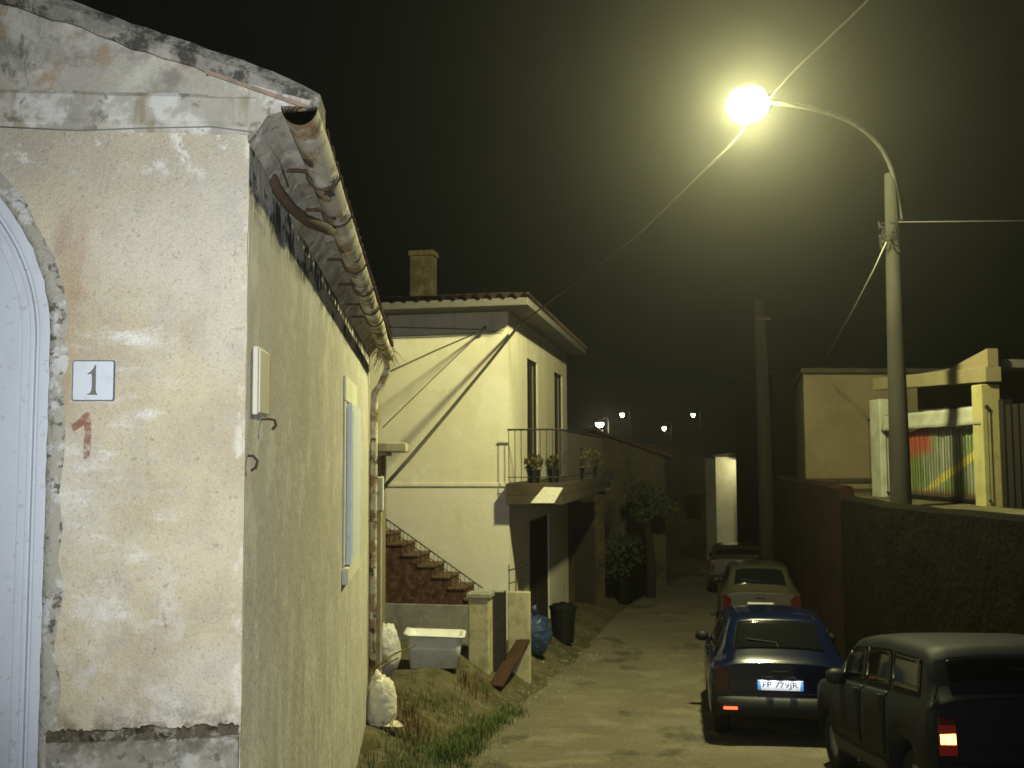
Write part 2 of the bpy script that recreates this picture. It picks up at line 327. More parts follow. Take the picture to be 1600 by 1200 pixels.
# ------------------------------------------------------------------ terrain
def interp(tab, x):
    if x <= tab[0][0]: return tab[0][1]
    for (a, p), (b, q) in zip(tab, tab[1:]):
        if x <= b:
            k = (x-a)/(b-a); return p + (q-p)*k
    return tab[-1][1]
def sm(a, b, x):
    k = max(0, min(1, (x-a)/(b-a))); return k*k*(3-2*k)
RT = [(-30,.3),(0,.05),(2,-.16),(7,-1.19),(11.5,-1.76),(15,-1.95),(18,-2.05),(25,-2.2),(40,-2.7),(60,-3.2),(150,-5)]
LT = [(-30,-.66),(4,-.62),(8,.0),(12,.65),(15,1.5),(18,2.6),(24,4.5),(31,7.3),(36,9.6),(42,13),(60,24),(150,80)]
WT = [(-30,5.85),(12.5,5.85),(26.5,9.0),(31,11),(36,13.6),(42,17.2),(60,29),(150,88)]
def prof(y): return (interp(RT,y-.7)+interp(RT,y)+interp(RT,y+.7))/3
def Lx(y): return (interp(LT,y-.7)+interp(LT,y)+interp(LT,y+.7))/3
def Wx(y): return interp(WT,y)
HV = [(-30,0),(6,0),(9,.2),(11,.42),(13,.55),(14.6,.56),(17,.75),(20,.5),(24,.2),(40,.3)]
def g(x, y):
    z = prof(y) + interp(HV,y)*sm(0, 1.35, Lx(y)-x)
    if x < Lx(y): z += .05*mnoise.noise((x*1.7, y*1.7, 0))*sm(0,.4,Lx(y)-x)
    return z
def terrain():
    xs = [-150,-90,-50,-25,-12,-8,-5,-3] + [-2+.16*i for i in range(57)] + [7.2+.6*i for i in range(20)] + [20,25,32,45,70,100,150]
    ys = [-150,-80,-40,-18,-8] + [-4+.4*i for i in range(25)] + [6+.16*i for i in range(120)] + [25.3+.6*i for i in range(11)] + [32.4,34,37,40,44,48,54,62,75,95,120,150]
    mb = MB(); n = len(ys)
    vs = [(x, y, g(x,y)) for x in xs for y in ys]
    mb.add(vs, [(i*n+j, (i+1)*n+j, (i+1)*n+j+1, i*n+j+1) for i in range(len(xs)-1) for j in range(n-1)])
    tag(mb.build('ground', M['dirt'], smooth=True), kind='structure')
    ys = [-60,-30,-12] + [-6+.3*i for i in range(150)] + [42,46,52,60]
    mb = MB(); nu = 22; vs = []
    for y in ys:
        a, b = Lx(y) + .10*mnoise.noise((0,y*1.3,3)) - .02, Wx(y) + .12
        for k in range(nu+1):
            x = a + (b-a)*k/nu
            vs.append((x, y, g(x,y) + .012 + .012*mnoise.noise((x*1.1,y*1.1,9))))
    w = nu+1
    mb.add(vs, [(i*w+j, i*w+j+1, (i+1)*w+j+1, (i+1)*w+j) for i in range(len(ys)-1) for j in range(nu)])
    tag(mb.build('road', M['road'], smooth=True), kind='structure')
    # raised garden terrace behind the retaining wall
    poly = [(Wx(y)+.24, y) for y in (-12, 5, 12.5, 20, 26.5, 31, 36, 42)] + [(60, 42), (60, -12)]
    tag(MB().prism(poly, (0,0,-4), (1,0,0), (0,1,0), (0,0,4.88)).build('terrace_ground', M['dirt']), kind='structure')
terrain()

# ------------------------------------------------------------------ old house on the left
XW, YF = P(384,700,3.8).x, 3.8
def near_house():
    H = empty('old_house', (XW, YF, 0), 'old peeling plaster house with an arched grey door, filling the left edge', 'house')
    EV = 2.90; LEN = 7.75
    zb = -2.6
    dx, dr, dz = -1.565, .82, None      # arch centre offset from the corner, radius
    zc = P(85,530,3.8).z
    dxr = P(85,530,3.8).x - XW           # right edge of the opening
    cx = dxr - dr
    # front wall with the arched opening
    def roofz(lx): return 3.14 - .335*(lx+.22) if lx > -3.3 else 3.14 + .335*3.08 - .335*(-3.3-lx)
    poly = [(-6.4, zb), (cx-dr, zb), (cx-dr, zc)]
    poly += [(cx - dr*math.cos(q), zc + dr*math.sin(q)) for q in [math.pi*k/28 for k in range(1,28)]]
    poly += [(cx+dr, zc), (cx+dr, zb), (0, zb)]
    z = zb
    while z < EV-.1:
        z += .05; poly.append((.004*mnoise.noise((0,0,z*6)), min(z, EV)))
    poly += [(0, roofz(0)-.04), (-3.3, roofz(-3.3)-.04), (-6.4, roofz(-6.4)-.04)]
    MB().prism(poly, (0,-.02,0), (1,0,0), (0,0,1), (0,.02,0)).build('front_wall', M['front'], H, local=True)
    # side wall and the rest of the shell
    mb = MB(); mb.box(-.35, 0, .0005, LEN, zb, EV); mb.box(-6.4,-.35,LEN-.3,LEN,zb,EV); mb.box(-6.4,-6.05,.0005,LEN-.3,zb,EV)
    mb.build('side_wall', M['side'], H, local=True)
    # rough mortar round the door opening
    mb = MB(); path = [(cx+dr, zz) for zz in [zb + .06*k for k in range(int((zc-zb)/.06))]] + [(cx + dr*math.cos(q), zc + dr*math.sin(q)) for q in [math.pi*k/60 for k in range(61)]]
    vs = []; 
    for i, (x, z) in enumerate(path):
        n = Vector((1,0)) if z < zc-1e-6 else Vector((x-cx, z-zc)).normalized()
        w = .052 + .03*mnoise.noise((i*.33,1,0)) + .018*mnoise.noise((i*1.1,4,0))
        for k, (d, yy) in enumerate(((-.012+.008*mnoise.noise((i*.7,2,2)), -.012), (-.002,-.034-.006*mnoise.noise((i*.9,0,3))), (w*.55, -.036+.01*mnoise.noise((i*.6,9,0))), (w, -.0195))):
            vs.append((x+n.x*d, yy, z+n.y*d))
    mb.add(vs, [(i*4+k, i*4+k+1, (i+1)*4+k+1, (i+1)*4+k) for i in range(len(path)-1) for k in range(3)])
    mb.build('door_surround', M['render_band'], H, local=True, smooth=True)
    # arched door: moulded frame, two leaves
    def arch_ring(mb, r0, r1, y0, y1, z_low=zb):
        pts = [(1, None)]
        path = [(0, z_low)] + [(math.pi*k/40, None) for k in range(41)] + [(math.pi, z_low)]
        vs = []
        for q, zl in path:
            for r, y in ((r0,y0),(r1,y0),(r1,y1),(r0,y1)):
                vs.append((cx + r*math.cos(q), y, (zl if zl is not None else zc + r*math.sin(q))))
        n = len(path)
        mb.add(vs, [(i*4+k, i*4+(k+1)%4, (i+1)*4+(k+1)%4, (i+1)*4+k) for i in range(n-1) for k in range(4)])
    D = MB(); arch_ring(D, dr-.05, dr, -.016, .10)
    dfr = D.build('door_frame', M['doorpaint'], H, local=True, bevel=.006)
    D = MB(); arch_ring(D, dr-.066, dr-.0505, .004, .10); arch_ring(D, dr-.085, dr-.0665, -.008, .10); arch_ring(D, dr-.122, dr-.0855, .012, .10)
    D.build('moulding', M['doorpaint'], dfr, local=True, bevel=.004)
    D = MB(); half = [(0,zb)] + [((dr-.05)*math.cos(q), zc+(dr-.05)*math.sin(q)) for q in [math.pi/2*k/20 for k in range(21)]]
    for sgn in (1,-1):
        pl = [(.004,zb), (dr-.121,zb)] + [((dr-.121)*math.cos(q)+.004*(q>1.5), zc+(dr-.121)*math.sin(q)) for q in [math.pi/2*k/20 for k in range(21)]]
        L = MB().prism([(cx+sgn*a, b) for a, b in pl], (0,.028,0), (1,0,0), (0,0,1), (0,.05,0)).build('door_leaf', M['doorpaint'], H, local=True)
        pn = [(.12,.1),(dr-.26,.1)] + [((dr-.26)*math.cos(q), zc+(dr-.26)*math.sin(q)) for q in [.0+1.4*k/14 for k in range(15)]]
        MB().prism([(cx+sgn*a, b) for a, b in pn], (0,.018,0), (1,0,0), (0,0,1), (0,.011,0)).build('door_panel', M['doorpaint'], L, local=True, bevel=.008)
    # plinth: a slightly proud damp band with a mossy ledge
    zp = P(220,1140,3.8).z
    for x0, x1 in ((cx+dr+.03, -.004), (-6.4, cx-dr-.03)):
        mb = MB(); n = max(8, int((x1-x0)/.008)); vs = []
        for i in range(n+1):
            x = x0+(x1-x0)*i/n; t = zp - .018 + .012*mnoise.noise((x*9,0,1)); y = -.048+.006*mnoise.noise((x*7,3,1))
            vs += [(x,-.0195,t+.001),(x,y,t-.008),(x,y-.004,zb)]
        mb.add(vs, [(i*3+k,i*3+k+1,i*3+k+4,i*3+k+3) for i in range(n) for k in range(2)])
        # end returns close the proud band
        for base in (0, n*3):
            a, b, c = vs[base], vs[base+1], vs[base+2]
            mb.add([a, b, c, (a[0], -.0195, zb)], [(0,1,2,3)])
        mb.build('plinth', M['plinth'], H, local=True)
        mb = MB(); vs = []
        for i in range(n+1):
            x = x0+(x1-x0)*i/n; h = .004+.034*abs(mnoise.noise((x*11,5,1)))+.026*abs(mnoise.noise((x*47,5,1))); y = -.050-.018*abs(mnoise.noise((x*23,7,2)))-.012*abs(mnoise.noise((x*71,7,2)))
            vs += [(x,-.0195,zp+h),(x,y*.72,zp+h*.9),(x,y,zp-.012),(x,-.0505,zp-.012-.05*abs(mnoise.noise((x*13,1,8)))-.03*abs(mnoise.noise((x*53,1,8))))]
        mb.add(vs, [(i*4+k,i*4+k+1,i*4+k+5,i*4+k+4) for i in range(n) for k in range(3)])
        mb.build('ledge', M['moss'], H, local=True)
    # cornice band on the front, string line under it
    mb = MB(); x0, x1, n = -6.4, .03, 90; vs = []
    for i in range(n+1):
        x = x0+(x1-x0)*i/n; w = .004*mnoise.noise((x*5,0,0))
        vs += [(x,-.019,2.985+w),(x,-.045,2.982+w),(x,-.055,2.965+w),(x,-.052+w,2.875),(x,-.034,2.862+w),(x,-.030,2.845),(x,-.019,2.835+w)]
    mb.add(vs, [(i*7+k,i*7+k+1,i*7+k+8,i*7+k+7) for i in range(n) for k in range(6)])
    mb.add(vs[-7:], [tuple(range(7))])
    mb.build('cornice', M['cornice'], H, local=True, smooth=False)
    # side eave: coved concrete under the tiles
    mb = MB(); prof_ = [(.0005,2.80),(.03,2.835),(.07,2.90),(.13,2.925),(.22,2.935),(.235,2.965),(.10,3.00),(-.15,3.06),(-.15,2.905),(.0005,2.902)]
    n = 26; vs = []
    for i in range(n+1):
        y = -.05 + (LEN+.15)*i/n
        vs += [(x+.008*mnoise.noise((y*2,x*9,0)), y, z+.006*mnoise.noise((y*2.3,5,x))) for x, z in prof_]
    m = len(prof_)
    mb.add(vs, [(i*m+k,i*m+(k+1)%m,(i+1)*m+(k+1)%m,(i+1)*m+k) for i in range(n) for k in range(m)] + [tuple(range(m)), tuple(n*m+k for k in range(m))])
    mb.build('eave', M['cornice'], H, local=True)
    # verge slab along the gable, tiles behind it
    mb = MB()
    for sgn in (1,-1):
        xa, xb = (.265,-3.3) if sgn > 0 else (-6.7,-3.3)
        n = 60; vs = []
        for i in range(n+1):
            x = xa+(xb-xa)*i/n; z = roofz(x); e = sm(0,.05,i/n)
            w = .012*mnoise.noise((x*7,0,2))+.008*mnoise.noise((x*21,0,5))
            lo = .10-.055*(1-e) if sgn > 0 else .10
            vs += [(x,-.040-.010*mnoise.noise((x*9,4,0)),z-.05+2*w),(x,-.05-.008*mnoise.noise((x*12,4,3)),z+.0+w),(x,-.03,z+.045*(.55+.45*e)+w),(x,.18,z+.06*(.55+.45*e)+w),(x,.18,z-.05)]
        mb.add(vs, [(i*5+k,i*5+(k+1)%5,(i+1)*5+(k+1)%5,(i+1)*5+k) for i in range(n) for k in range(5)] + [tuple(range(5))[::-1], tuple(n*5+k for k in range(5))])
    mb.build('verge', M['verge'], H, local=True)
    # a broken flat tile showing in the verge near its lower end
    a = Vector((-.06,-.128,roofz(-.06)-.045)); 
    MB().prism([(-.16,.052),(.24,-.082),(.245,-.10),(-.16,.036)], (0,-.060,roofz(0)-.045), (1,0,0), (0,0,1), (0,.03,0)).build('verge_tile', M['old_tile'], H, local=True)
    mb = MB()
    for sgn in (1,-1):
        xa, xb = (.27,-3.3) if sgn > 0 else (-6.7,-3.3)
        def fn(u, v, xa=xa, xb=xb):
            y = .18+(LEN+.1-.18)*v; x = xa+(xb-xa)*u
            return (x, y, roofz(x)-.045+.03*math.sin(y*2*math.pi/.22) + .012*((u*12)%1))
        mb.grid(fn, 24, 170)
    mb.build('roof', M['terracotta'], H, local=True)
    # gutter on rods
    ga = P(468,165,3.58); gb = P(600,540,P(600,540,10).y); 
    gx = ga.x - XW
    yb = LEN-.15
    zA, zB = ga.z, ga.z-.10
    def gz(y): return zA + (zB-zA)*(y+.2)/(yb+.2)
    R_ = .064; mb = MB(); n = 40; k = 14; vs = []
    for i in range(n+1):
        y = -.22+(yb+.22)*i/n; wob = .006*mnoise.noise((y*1.5,0,0)); xo = .01*mnoise.noise((y*.9,7,0))
        for j in range(k+1):
            q = math.pi*(1.0+ j/k)
            r = R_*(1+.03*mnoise.noise((y*4,j*.5,0)))
            vs.append((gx+xo+r*math.cos(q)*1.02, y, gz(y)+wob+r*math.sin(q)*1.1))
    outer = len(vs)
    vs += [(gx + (v[0]-gx)*.93, v[1], gz(v[1])+(v[2]-gz(v[1]))*.93) for v in vs]
    w = k+1
    fs = [(i*w+j,i*w+j+1,(i+1)*w+j+1,(i+1)*w+j) for i in range(n) for j in range(k)]
    fs += [tuple(outer+q for q in f[::-1]) for f in fs]
    fs += [(i*w,(i+1)*w,outer+(i+1)*w,outer+i*w) for i in range(n)] + [(i*w+k,outer+i*w+k,outer+(i+1)*w+k,(i+1)*w+k) for i in range(n)]
    fs += [(j,outer+j,outer+j+1,j+1) for j in range(k)]
    # stop end some way in, so the near end reads as an open trough
    e = 0*w; fs += [tuple(e+j for j in range(w))]
    gut = MB().add(vs, fs).build('gutter', M['gutter'], H, local=True, smooth=True)
    for px, D in ((428,None),(460,None),(500,None),(520,None),(536,None),(546,None)):
        y = -XW/((670-px)/1555) - YF
        if y > yb-.2: continue
        mb = MB(); z = gz(y)+.004
        pts = [(-.03,y,z),(.1,y+.01,z+.004),(gx+.02,y+.02,z-.004)]
        mb.tube(pts, .009, 6)
        mb.tube([(gx+.075*math.cos(q), y+.02+.02*math.sin(q), gz(y)+.080*math.sin(q)) for q in [math.pi*(1.02+.96*t/10) for t in range(11)]] , .006, 6)
        mb.build('gutter_bracket', M['rust'], H, local=True, smooth=True)
    # old bent overflow pipe from the wall head to the gutter
    y0 = -XW/((670-424)/1555) - YF
    MB().tube([(.0,y0-.05,2.83),(.02,y0+.02,2.78),(.06,y0+.16,2.735),(.11,y0+.34,2.72),(.17,y0+.54,2.735),(gx-.02,y0+.72,2.76)], [.024,.025,.026,.027,.026,.022], 10).build('overflow_pipe', M['rust'], H, local=True, smooth=True)
    # downpipe at the far corner
    yd = yb-.02; 
    MB().tube([(gx,yd-.05,gz(yd)-.03),(gx,yd,gz(yd)-.14),(gx-.03,yd+.02,gz(yd)-.22),(.13,yd+.05,gz(yd)-.34),(.07,yd+.06,gz(yd)-.42),(.06,yd+.06,gz(yd)-.6),(.06,yd+.06,1.2),(.055,yd+.06,-.2),(.06,yd+.06,-1.45)], .042, 10).build('downpipe', M['gutter'], H, local=True, smooth=True)
    # dead weeds caught in the far end of the gutter
    mb = MB()
    for i in range(110):
        y = yb-random.uniform(.0,1.3); a = Vector((gx+random.uniform(-.05,.05), y, gz(y)-.02)); q = random.uniform(0,6.28); l = random.uniform(.08,.28)
        b = a+Vector((math.cos(q)*l*.7-.03, math.sin(q)*l*.8, random.uniform(-.22,.07))); m_ = (a+b)/2+Vector((0,0,.05))
        mb.tube([a,m_,b], [.004,.003,.0015], 4)
    mb.build('weeds', M['dryweed'], H, local=True)
    # side window: reveal lintel and sill in patched plaster, a pale shutter half proud of the wall
    ya, yb2 = 8.15-YF, 9.15-YF
    z0, z1 = P(545,880,8.3).z, P(548,632,8.3).z
    fr = MB().box(.0006,.022,ya-.14,yb2+.12,z1+.02,z1+.22).box(.0006,.018,ya-.12,ya-.02,z0,z1+.018).box(.0006,.05,ya-.16,yb2+.14,z0-.14,z0-.01)
    wn = fr.build('window_surround', M['pillar_white'], H, local=True, bevel=.008)
    sh = MB(); sh.box(.019,.062,ya,yb2,z0,z1)
    sh.box(.0622,.067,ya+.06,yb2-.06,z0+.06,z1-.06)
    sh.build('shutter', M['shutter'], wn, local=True, bevel=.003)
    # two rusty hooks
    for px, py in ((414,656),(394,724)):
        y = -XW/((670-px)/1555) - YF; z = P(px,py,y+YF).z
        MB().tube([(-.02,y,z),(.025,y,z+.004),(.05,y+.01,z),(.055,y+.012,z-.022),(.04,y+.012,z-.04)] if px > 400 else [(-.02,y,z+.03),(.02,y,z+.028),(.035,y,z+.01),(.03,y,z-.015),(.012,y,z-.028)], .0055, 6).build('wall_hook', M['rust'], H, local=True, smooth=True)
    # faded red numeral brushed on the plaster
    def q(px, py): 
        v = P(px,py,3.78); return (v.x-XW, v.z)
    st = [(112,664),(122,656),(134,644),(141,645),(143,668),(142,700),(139,716),(131,718),(130,700),(133,676),(131,664),(122,671),(113,675)]
    MB().prism([q(*s) for s in st], (0,-.0205,0), (1,0,0), (0,0,1), (0,-.0012,0)).build('painted_numeral', M['redpaint'], H, local=True)
    # house number tile
    t = empty('house_number', (P(147,595,3.78).x, 3.78, P(147,595,3.78).z), 'square white house number tile reading 1, beside the arched door', 'sign')
    s = .0755
    def rr(h, r, n=5): return [(sx*(h-r)+r*math.cos(a0+math.pi/2*k/n), sz*(h-r)+r*math.sin(a0+math.pi/2*k/n)) for sx, sz, a0 in ((1,1,0),(-1,1,math.pi/2),(-1,-1,math.pi),(1,-1,math.pi*1.5)) for k in range(n+1)]
    MB().prism(rr(s,.008), (0,0,0), (1,0,0), (0,0,1), (0,-.009,0)).build('rim', M['tile_edge'], t, local=True)
    MB().prism(rr(s-.004,.006), (0,-.0092,0), (1,0,0), (0,0,1), (0,-.003,0)).build('tile_face', M['tile_white'], t, local=True, bevel=.0015)
    one = [(-.019,-.053),(.018,-.053),(.018,-.049),(.013,-.046),(.011,-.036),(.010,.030),(.0105,.058),(.006,.058),(.001,.046),(-.008,.034),(-.020,.026),(-.019,.022),(-.012,.024),(-.006,.025),(-.004,.015),(-.0035,-.020),(-.005,-.036),(-.010,-.046),(-.019,-.049)]
    MB().prism(one, (0,-.0124,0), (1,0,0), (0,0,1), (0,-.0006,0)).build('numeral', M['num_grey'], t, local=True)
    # utility box on the side wall
    y0, y1 = 3.915, 4.16; zt, zbx = P(397,541,3.93).z, P(397,648,3.93).z
    b = empty('utility_box', (XW, (y0+y1)/2, zbx), 'cream plastic utility box on the side wall just past the corner', 'utility box')
    MB().box(XW+.0005,XW+.022,y0,y1,zbx,zt).build('box_body', M['plastic_box'], b, bevel=.006)
    MB().box(XW+.0222,XW+.03,y0+.008,y1-.008,zbx+.008,zt-.008).build('lid', M['plastic_box'], b, bevel=.004)
    return H
near_house()

# thin wire along the cornice, round the corner and down the soffit
def wire(pts, r, label, mat='cable', name='cable', n=6, sag=0, cat='cable', group=None):
    pts = [Vector(p) for p in pts]; out = []
    for a, b in zip(pts, pts[1:]):
        m = 14 if sag else 1
        for i in range(m): k = i/m; out.append(a.lerp(b,k) - Vector((0,0,sag*4*k*(1-k)*(b-a).length)))
    out.append(pts[-1])
    return tag(MB().tube(out, r, n).build(name, M[mat], smooth=True), label, cat, group)
wire([P(0,198,3.755), P(120,204,3.75), P(230,200,3.755), P(330,198,3.745), P(395,206,3.70), P(412,216,3.72), P(436,252,3.95), P(450,292,4.25)], .0026, 'thin grey wire tacked under the cornice of the old plaster house', 'wire_grey', 'wire', cat='wire')

# ------------------------------------------------------------------ cream two-storey house
HC = P(795,700,17); HA = -math.atan(.281)
def cream_house():
    H = empty('cream_house', (HC.x, HC.y, 0), 'cream two storey house with wide eaves and a balcony, lit by the street lamp', 'house', rot=(0,0,HA))
    def loc(px, py, ax, val):
        inv = H.matrix_basis.inverted(); o = inv @ Vector((0,0,EYE)); d = inv.to_3x3() @ ray(px,py)
        return o + d*((val-o[ax])/d[ax])
    W, Dp, zt, zb = 9.0, 7.4, 4.14, -2.8
    d1 = (1.85, 3.05, 1.21, 3.52); d2 = (5.35, 6.6, 1.21, 3.55); gd = (2.0, 4.4, -1.95, .42)
    # walls; the street side has its openings left out
    mb = MB(); mb.box(-W,0,0,.3,zb,zt); mb.box(-W,-W+.3,.3,Dp-.3,zb,zt); mb.box(-W,0,Dp-.3,Dp,zb,zt)
    ys = [.3, d1[0], d1[1], d2[0], d2[1], Dp-.3]
    def street(y0, y1, holes):
        z = zb
        for a, b in holes:
            mb.box(-.3,0,y0,y1,z,a); z = b
        mb.box(-.3,0,y0,y1,z,zt)
    street(.3, d1[0], []); street(d1[0], gd[0], [(d1[2],d1[3])]); street(gd[0], d1[1], [(gd[2],gd[3]),(d1[2],d1[3])])
    street(d1[1], gd[1], [(gd[2],gd[3])]); street(gd[1], d2[0], []); street(d2[0], d2[1], [(d2[2],d2[3])]); street(d2[1], Dp-.3, [])
    mb.build('wall', M['yellow'], H, local=True)
    # faint string course and a vertical conduit on the front
    MB().box(-W,-.01,-.025,-.0005,1.13,1.19).build('string_course', M['yellow'], H, local=True, bevel=.006)
    for y0, y1, z0, z1 in (d1, d2, gd):
        f = MB()
        f.box(-.09,-.03,y0,y0+.06,z0,z1); f.box(-.09,-.03,y1-.06,y1,z0,z1); f.box(-.09,-.03,y0+.06,y1-.06,z1-.06,z1); f.box(-.085,-.035,(y0+y1)/2-.035,(y0+y1)/2+.035,z0,z1-.06)
        d = f.build('french_door' if z0 > 0 else 'ground_door', M['dark_wood'], H, local=True)
        MB().box(-.065,-.055,y0+.06,(y0+y1)/2-.036,z0,z1-.06).box(-.065,-.055,(y0+y1)/2+.036,y1-.06,z0,z1-.06).build('glass_pane' if z0 > 0 else 'door_panel', M['dark_glass'] if z0 > 0 else M['dark_wood'], d, local=True)
    # flat projecting eave slab and hipped tile roof
    o = .46
    MB().box(-W-o,o,-.66,Dp+.08,zt+.001,zt+.13).build('eave_slab', M['soffit'], H, local=True, bevel=.01)
    mb = MB(); e = zt+.135; x0, x1, y0, y1 = -W-o-.05, o+.04, -.71, Dp+.13
    ym = (y0+y1)/2; hgt = .17; rx0, rx1 = x0+(ym-y0), x1-(ym-y0); rz = e+.03+(ym-y0)*hgt
    def slope(a, b, c, d, per):
        a, b, c, d = map(Vector, (a,b,c,d)); L = (b-a).length; n = int(L/per)*8
        def fn(u, v):
            p = a.lerp(b,u).lerp(d.lerp(c,u), v)
            q = (p-a).dot((b-a).normalized())
            return p + Vector((0,0,.04*math.sin(q*2*math.pi/per)+.015*((v*9)%1)))
        mb.grid(fn, n, 10)
    slope((x0,y0,e+.03),(x1,y0,e+.03),(rx1,ym,rz),(rx0,ym,rz),.21); slope((x1,y0,e+.03),(x1,y1,e+.03),(rx1,ym,rz),(rx1,ym,rz),.21)
    slope((x1,y1,e+.03),(x0,y1,e+.03),(rx0,ym,rz),(rx1,ym,rz),.21); slope((x0,y1,e+.03),(x0,y0,e+.03),(rx0,ym,rz),(rx0,ym,rz),.21)
    rf = mb.build('roof', M['terracotta'], H, local=True)
    c0, c1 = loc(640,455,1,1.2), loc(680,390,1,1.2)
    mb = MB(); mb.box(c0.x,c1.x-.06,1.2,1.55,zt+.15,c1.z-.1); mb.box(c0.x-.03,c1.x-.03,1.17,1.58,c1.z-.0995,c1.z)
    mb.build('chimney', M['brownhouse'], rf, local=True, bevel=.015)
    # balcony on the street side: slab, beam, railing
    bx, by0, by1, bz = .95, -.25, 7.1, 1.19
    MB().box(.0005,bx,by0,by1,bz-.20,bz).box(bx-.14,bx-.002,by0+.003,by1-.003,bz-.36,bz-.2005).box(-.0,bx-.1405,by0+.003,by0+.14,bz-.36,bz-.2005).build('balcony_slab', M['brown_slab'], H, local=True, bevel=.012)
    mb = MB()
    def bar(a, b, r=.009): mb.tube([a,b], r, 6)
    top = bz+.90
    bar((.02,by0+.04,top),(bx-.04,by0+.04,top),.018); bar((bx-.04,by0+.04,top),(bx-.04,by1,top),.018)
    bar((.02,by0+.04,bz+.1),(bx-.04,by0+.04,bz+.1)); bar((bx-.04,by0+.04,bz+.1),(bx-.04,by1,bz+.1))
    for i in range(9): x = .04+(bx-.09)*i/8; bar((x,by0+.04,bz),(x,by0+.04,top),.007)
    for i in range(64): y = by0+.04+(by1-by0-.05)*i/63; bar((bx-.04,y,bz),(bx-.04,y,top),.007)
    mb.build('balcony_railing', M['dark_iron'], H, local=True)
    # thin pale sheared panel on the near end of the balcony beam
    p = [loc(850,761,1,by0-.02), loc(880,762,1,by0-.02), loc(866,786,1,by0-.02), loc(829,786,1,by0-.02)]
    MB().prism([(v.x, v.z) for v in p], (0,by0-.032,0), (1,0,0), (0,0,1), (0,.03,0)).build('end_panel', M['whitewall'], H, local=True)
    # wall bracket and insulator for the service cables
    q = loc(757,515,1,-.12)
    MB().tube([(q.x,0.02,q.z),(q.x,-.12,q.z),(q.x,-.12,q.z+.06)], .014, 6).lathe([(.0,-.05),(.03,-.05),(.035,-.02),(.02,0),(.035,.02),(.03,.05),(0,.05)], (q.x,-.12,q.z), 10).build('insulator', M['dark_iron'], H, local=True)
    return H, loc
CH, cloc = cream_house()
def hw(x, y, z): return CH.matrix_basis @ Vector((x,y,z))

# balcony plants: each pot is its own thing
def leaf_ball(mb, c, r, n, size, squash=.8, seed=0):
    rnd = random.Random(seed)
    for i in range(n):
        v = Vector((rnd.gauss(0,1), rnd.gauss(0,1), rnd.gauss(0,1))).normalized()*r*(rnd.random()**.45)
        v.z *= squash; p = Vector(c)+v; q = Vector((rnd.uniform(-1,1), rnd.uniform(-1,1), rnd.uniform(-.6,1))).normalized()
        a = q.orthogonal().normalized(); b = q.cross(a); s = size*rnd.uniform(.6,1.3)
        a, b = a*math.cos(i)+b*math.sin(i), b*math.cos(i)-a*math.sin(i)
        mb.add([p-a*s, p-b*s*.45, p+a*s, p+b*s*.45], [(0,1,2,3)])
for i, (x, y, r, lb) in enumerate([(.45,-.12,.17,'low bushy pot plant at the front end of the balcony, nearest the corner'), (.72,.35,.15,'small leafy pot plant behind the front balcony rail'),
        (.86,2.6,.3,'large yellowish pot plant spilling over the middle of the balcony rail'), (.86,4.9,.26,'dark leafy pot plant at the far end of the balcony')]):
    w = hw(x,y,1.193); t = empty('pot_plant', w, lb, 'potted plant', 'plants along the balcony')
    MB().lathe([(0,0),(.09,0),(.12,.2),(.13,.2),(.13,.23),(.105,.23),(.1,.19),(0,.19)], w, 14).build('pot', M['bin'], t, smooth=False)
    mb = MB(); leaf_ball(mb, w+Vector((0,0,.24+r*.6)), r, 260, .045, .9, i); mb.build('foliage', M['potleaf'], t)

# ------------------------------------------------------------------ outside stair in front of the cream house
def stair():
    D0 = 16.1
    a = P(748,936,D0); ang = HA
    S = empty('outdoor_stair', (a.x, a.y, g(a.x,a.y)), 'red brown outside stair with thin iron handrail below the cream wall', 'staircase', rot=(0,0,ang))
    z0 = a.z - g(a.x,a.y)     # height of the lowest tread over the ground
    hb = z0-.10
    run, rise, n, dep = .255, .172, 9, .75
    mb = MB(); tr = MB()
    for i in range(n):
        x1, x0 = -run*i, -run*(i+1); z = z0+rise*i
        mb.box(x0 if i < n-1 else x0-1.2, x1, 0, dep, hb+.001, z-.035)
        tr.box(x0-.0 if i < n-1 else x0-1.2, x1+.025, -.02, dep, z-.0345, z)
    mb.build('flank', M['brick'], S, local=True)
    tr.build('tread', M['tread'], S, local=True, bevel=.006)
    MB().box(-run*n-1.2,.02,-.03,dep+.02,-.4,hb).build('base_wall', M['concrete'], S, local=True, bevel=.01)
    mb = MB(); sl = rise/run
    def hr(x, h): return (x, .06, z0 - sl*x + h)
    mb.tube([hr(.05,.20), hr(-run*n-.2,.20)], .011, 6); mb.tube([hr(.0,.07), hr(-run*n-.2,.07)], .008, 6)
    for i in range(32):
        x = -.02-run*n*i/31; mb.tube([(x,.06,z0-sl*x-.13),hr(x,.19)], .0045, 5)
    mb.build('handrail', M['dark_iron'], S, local=True)
stair()

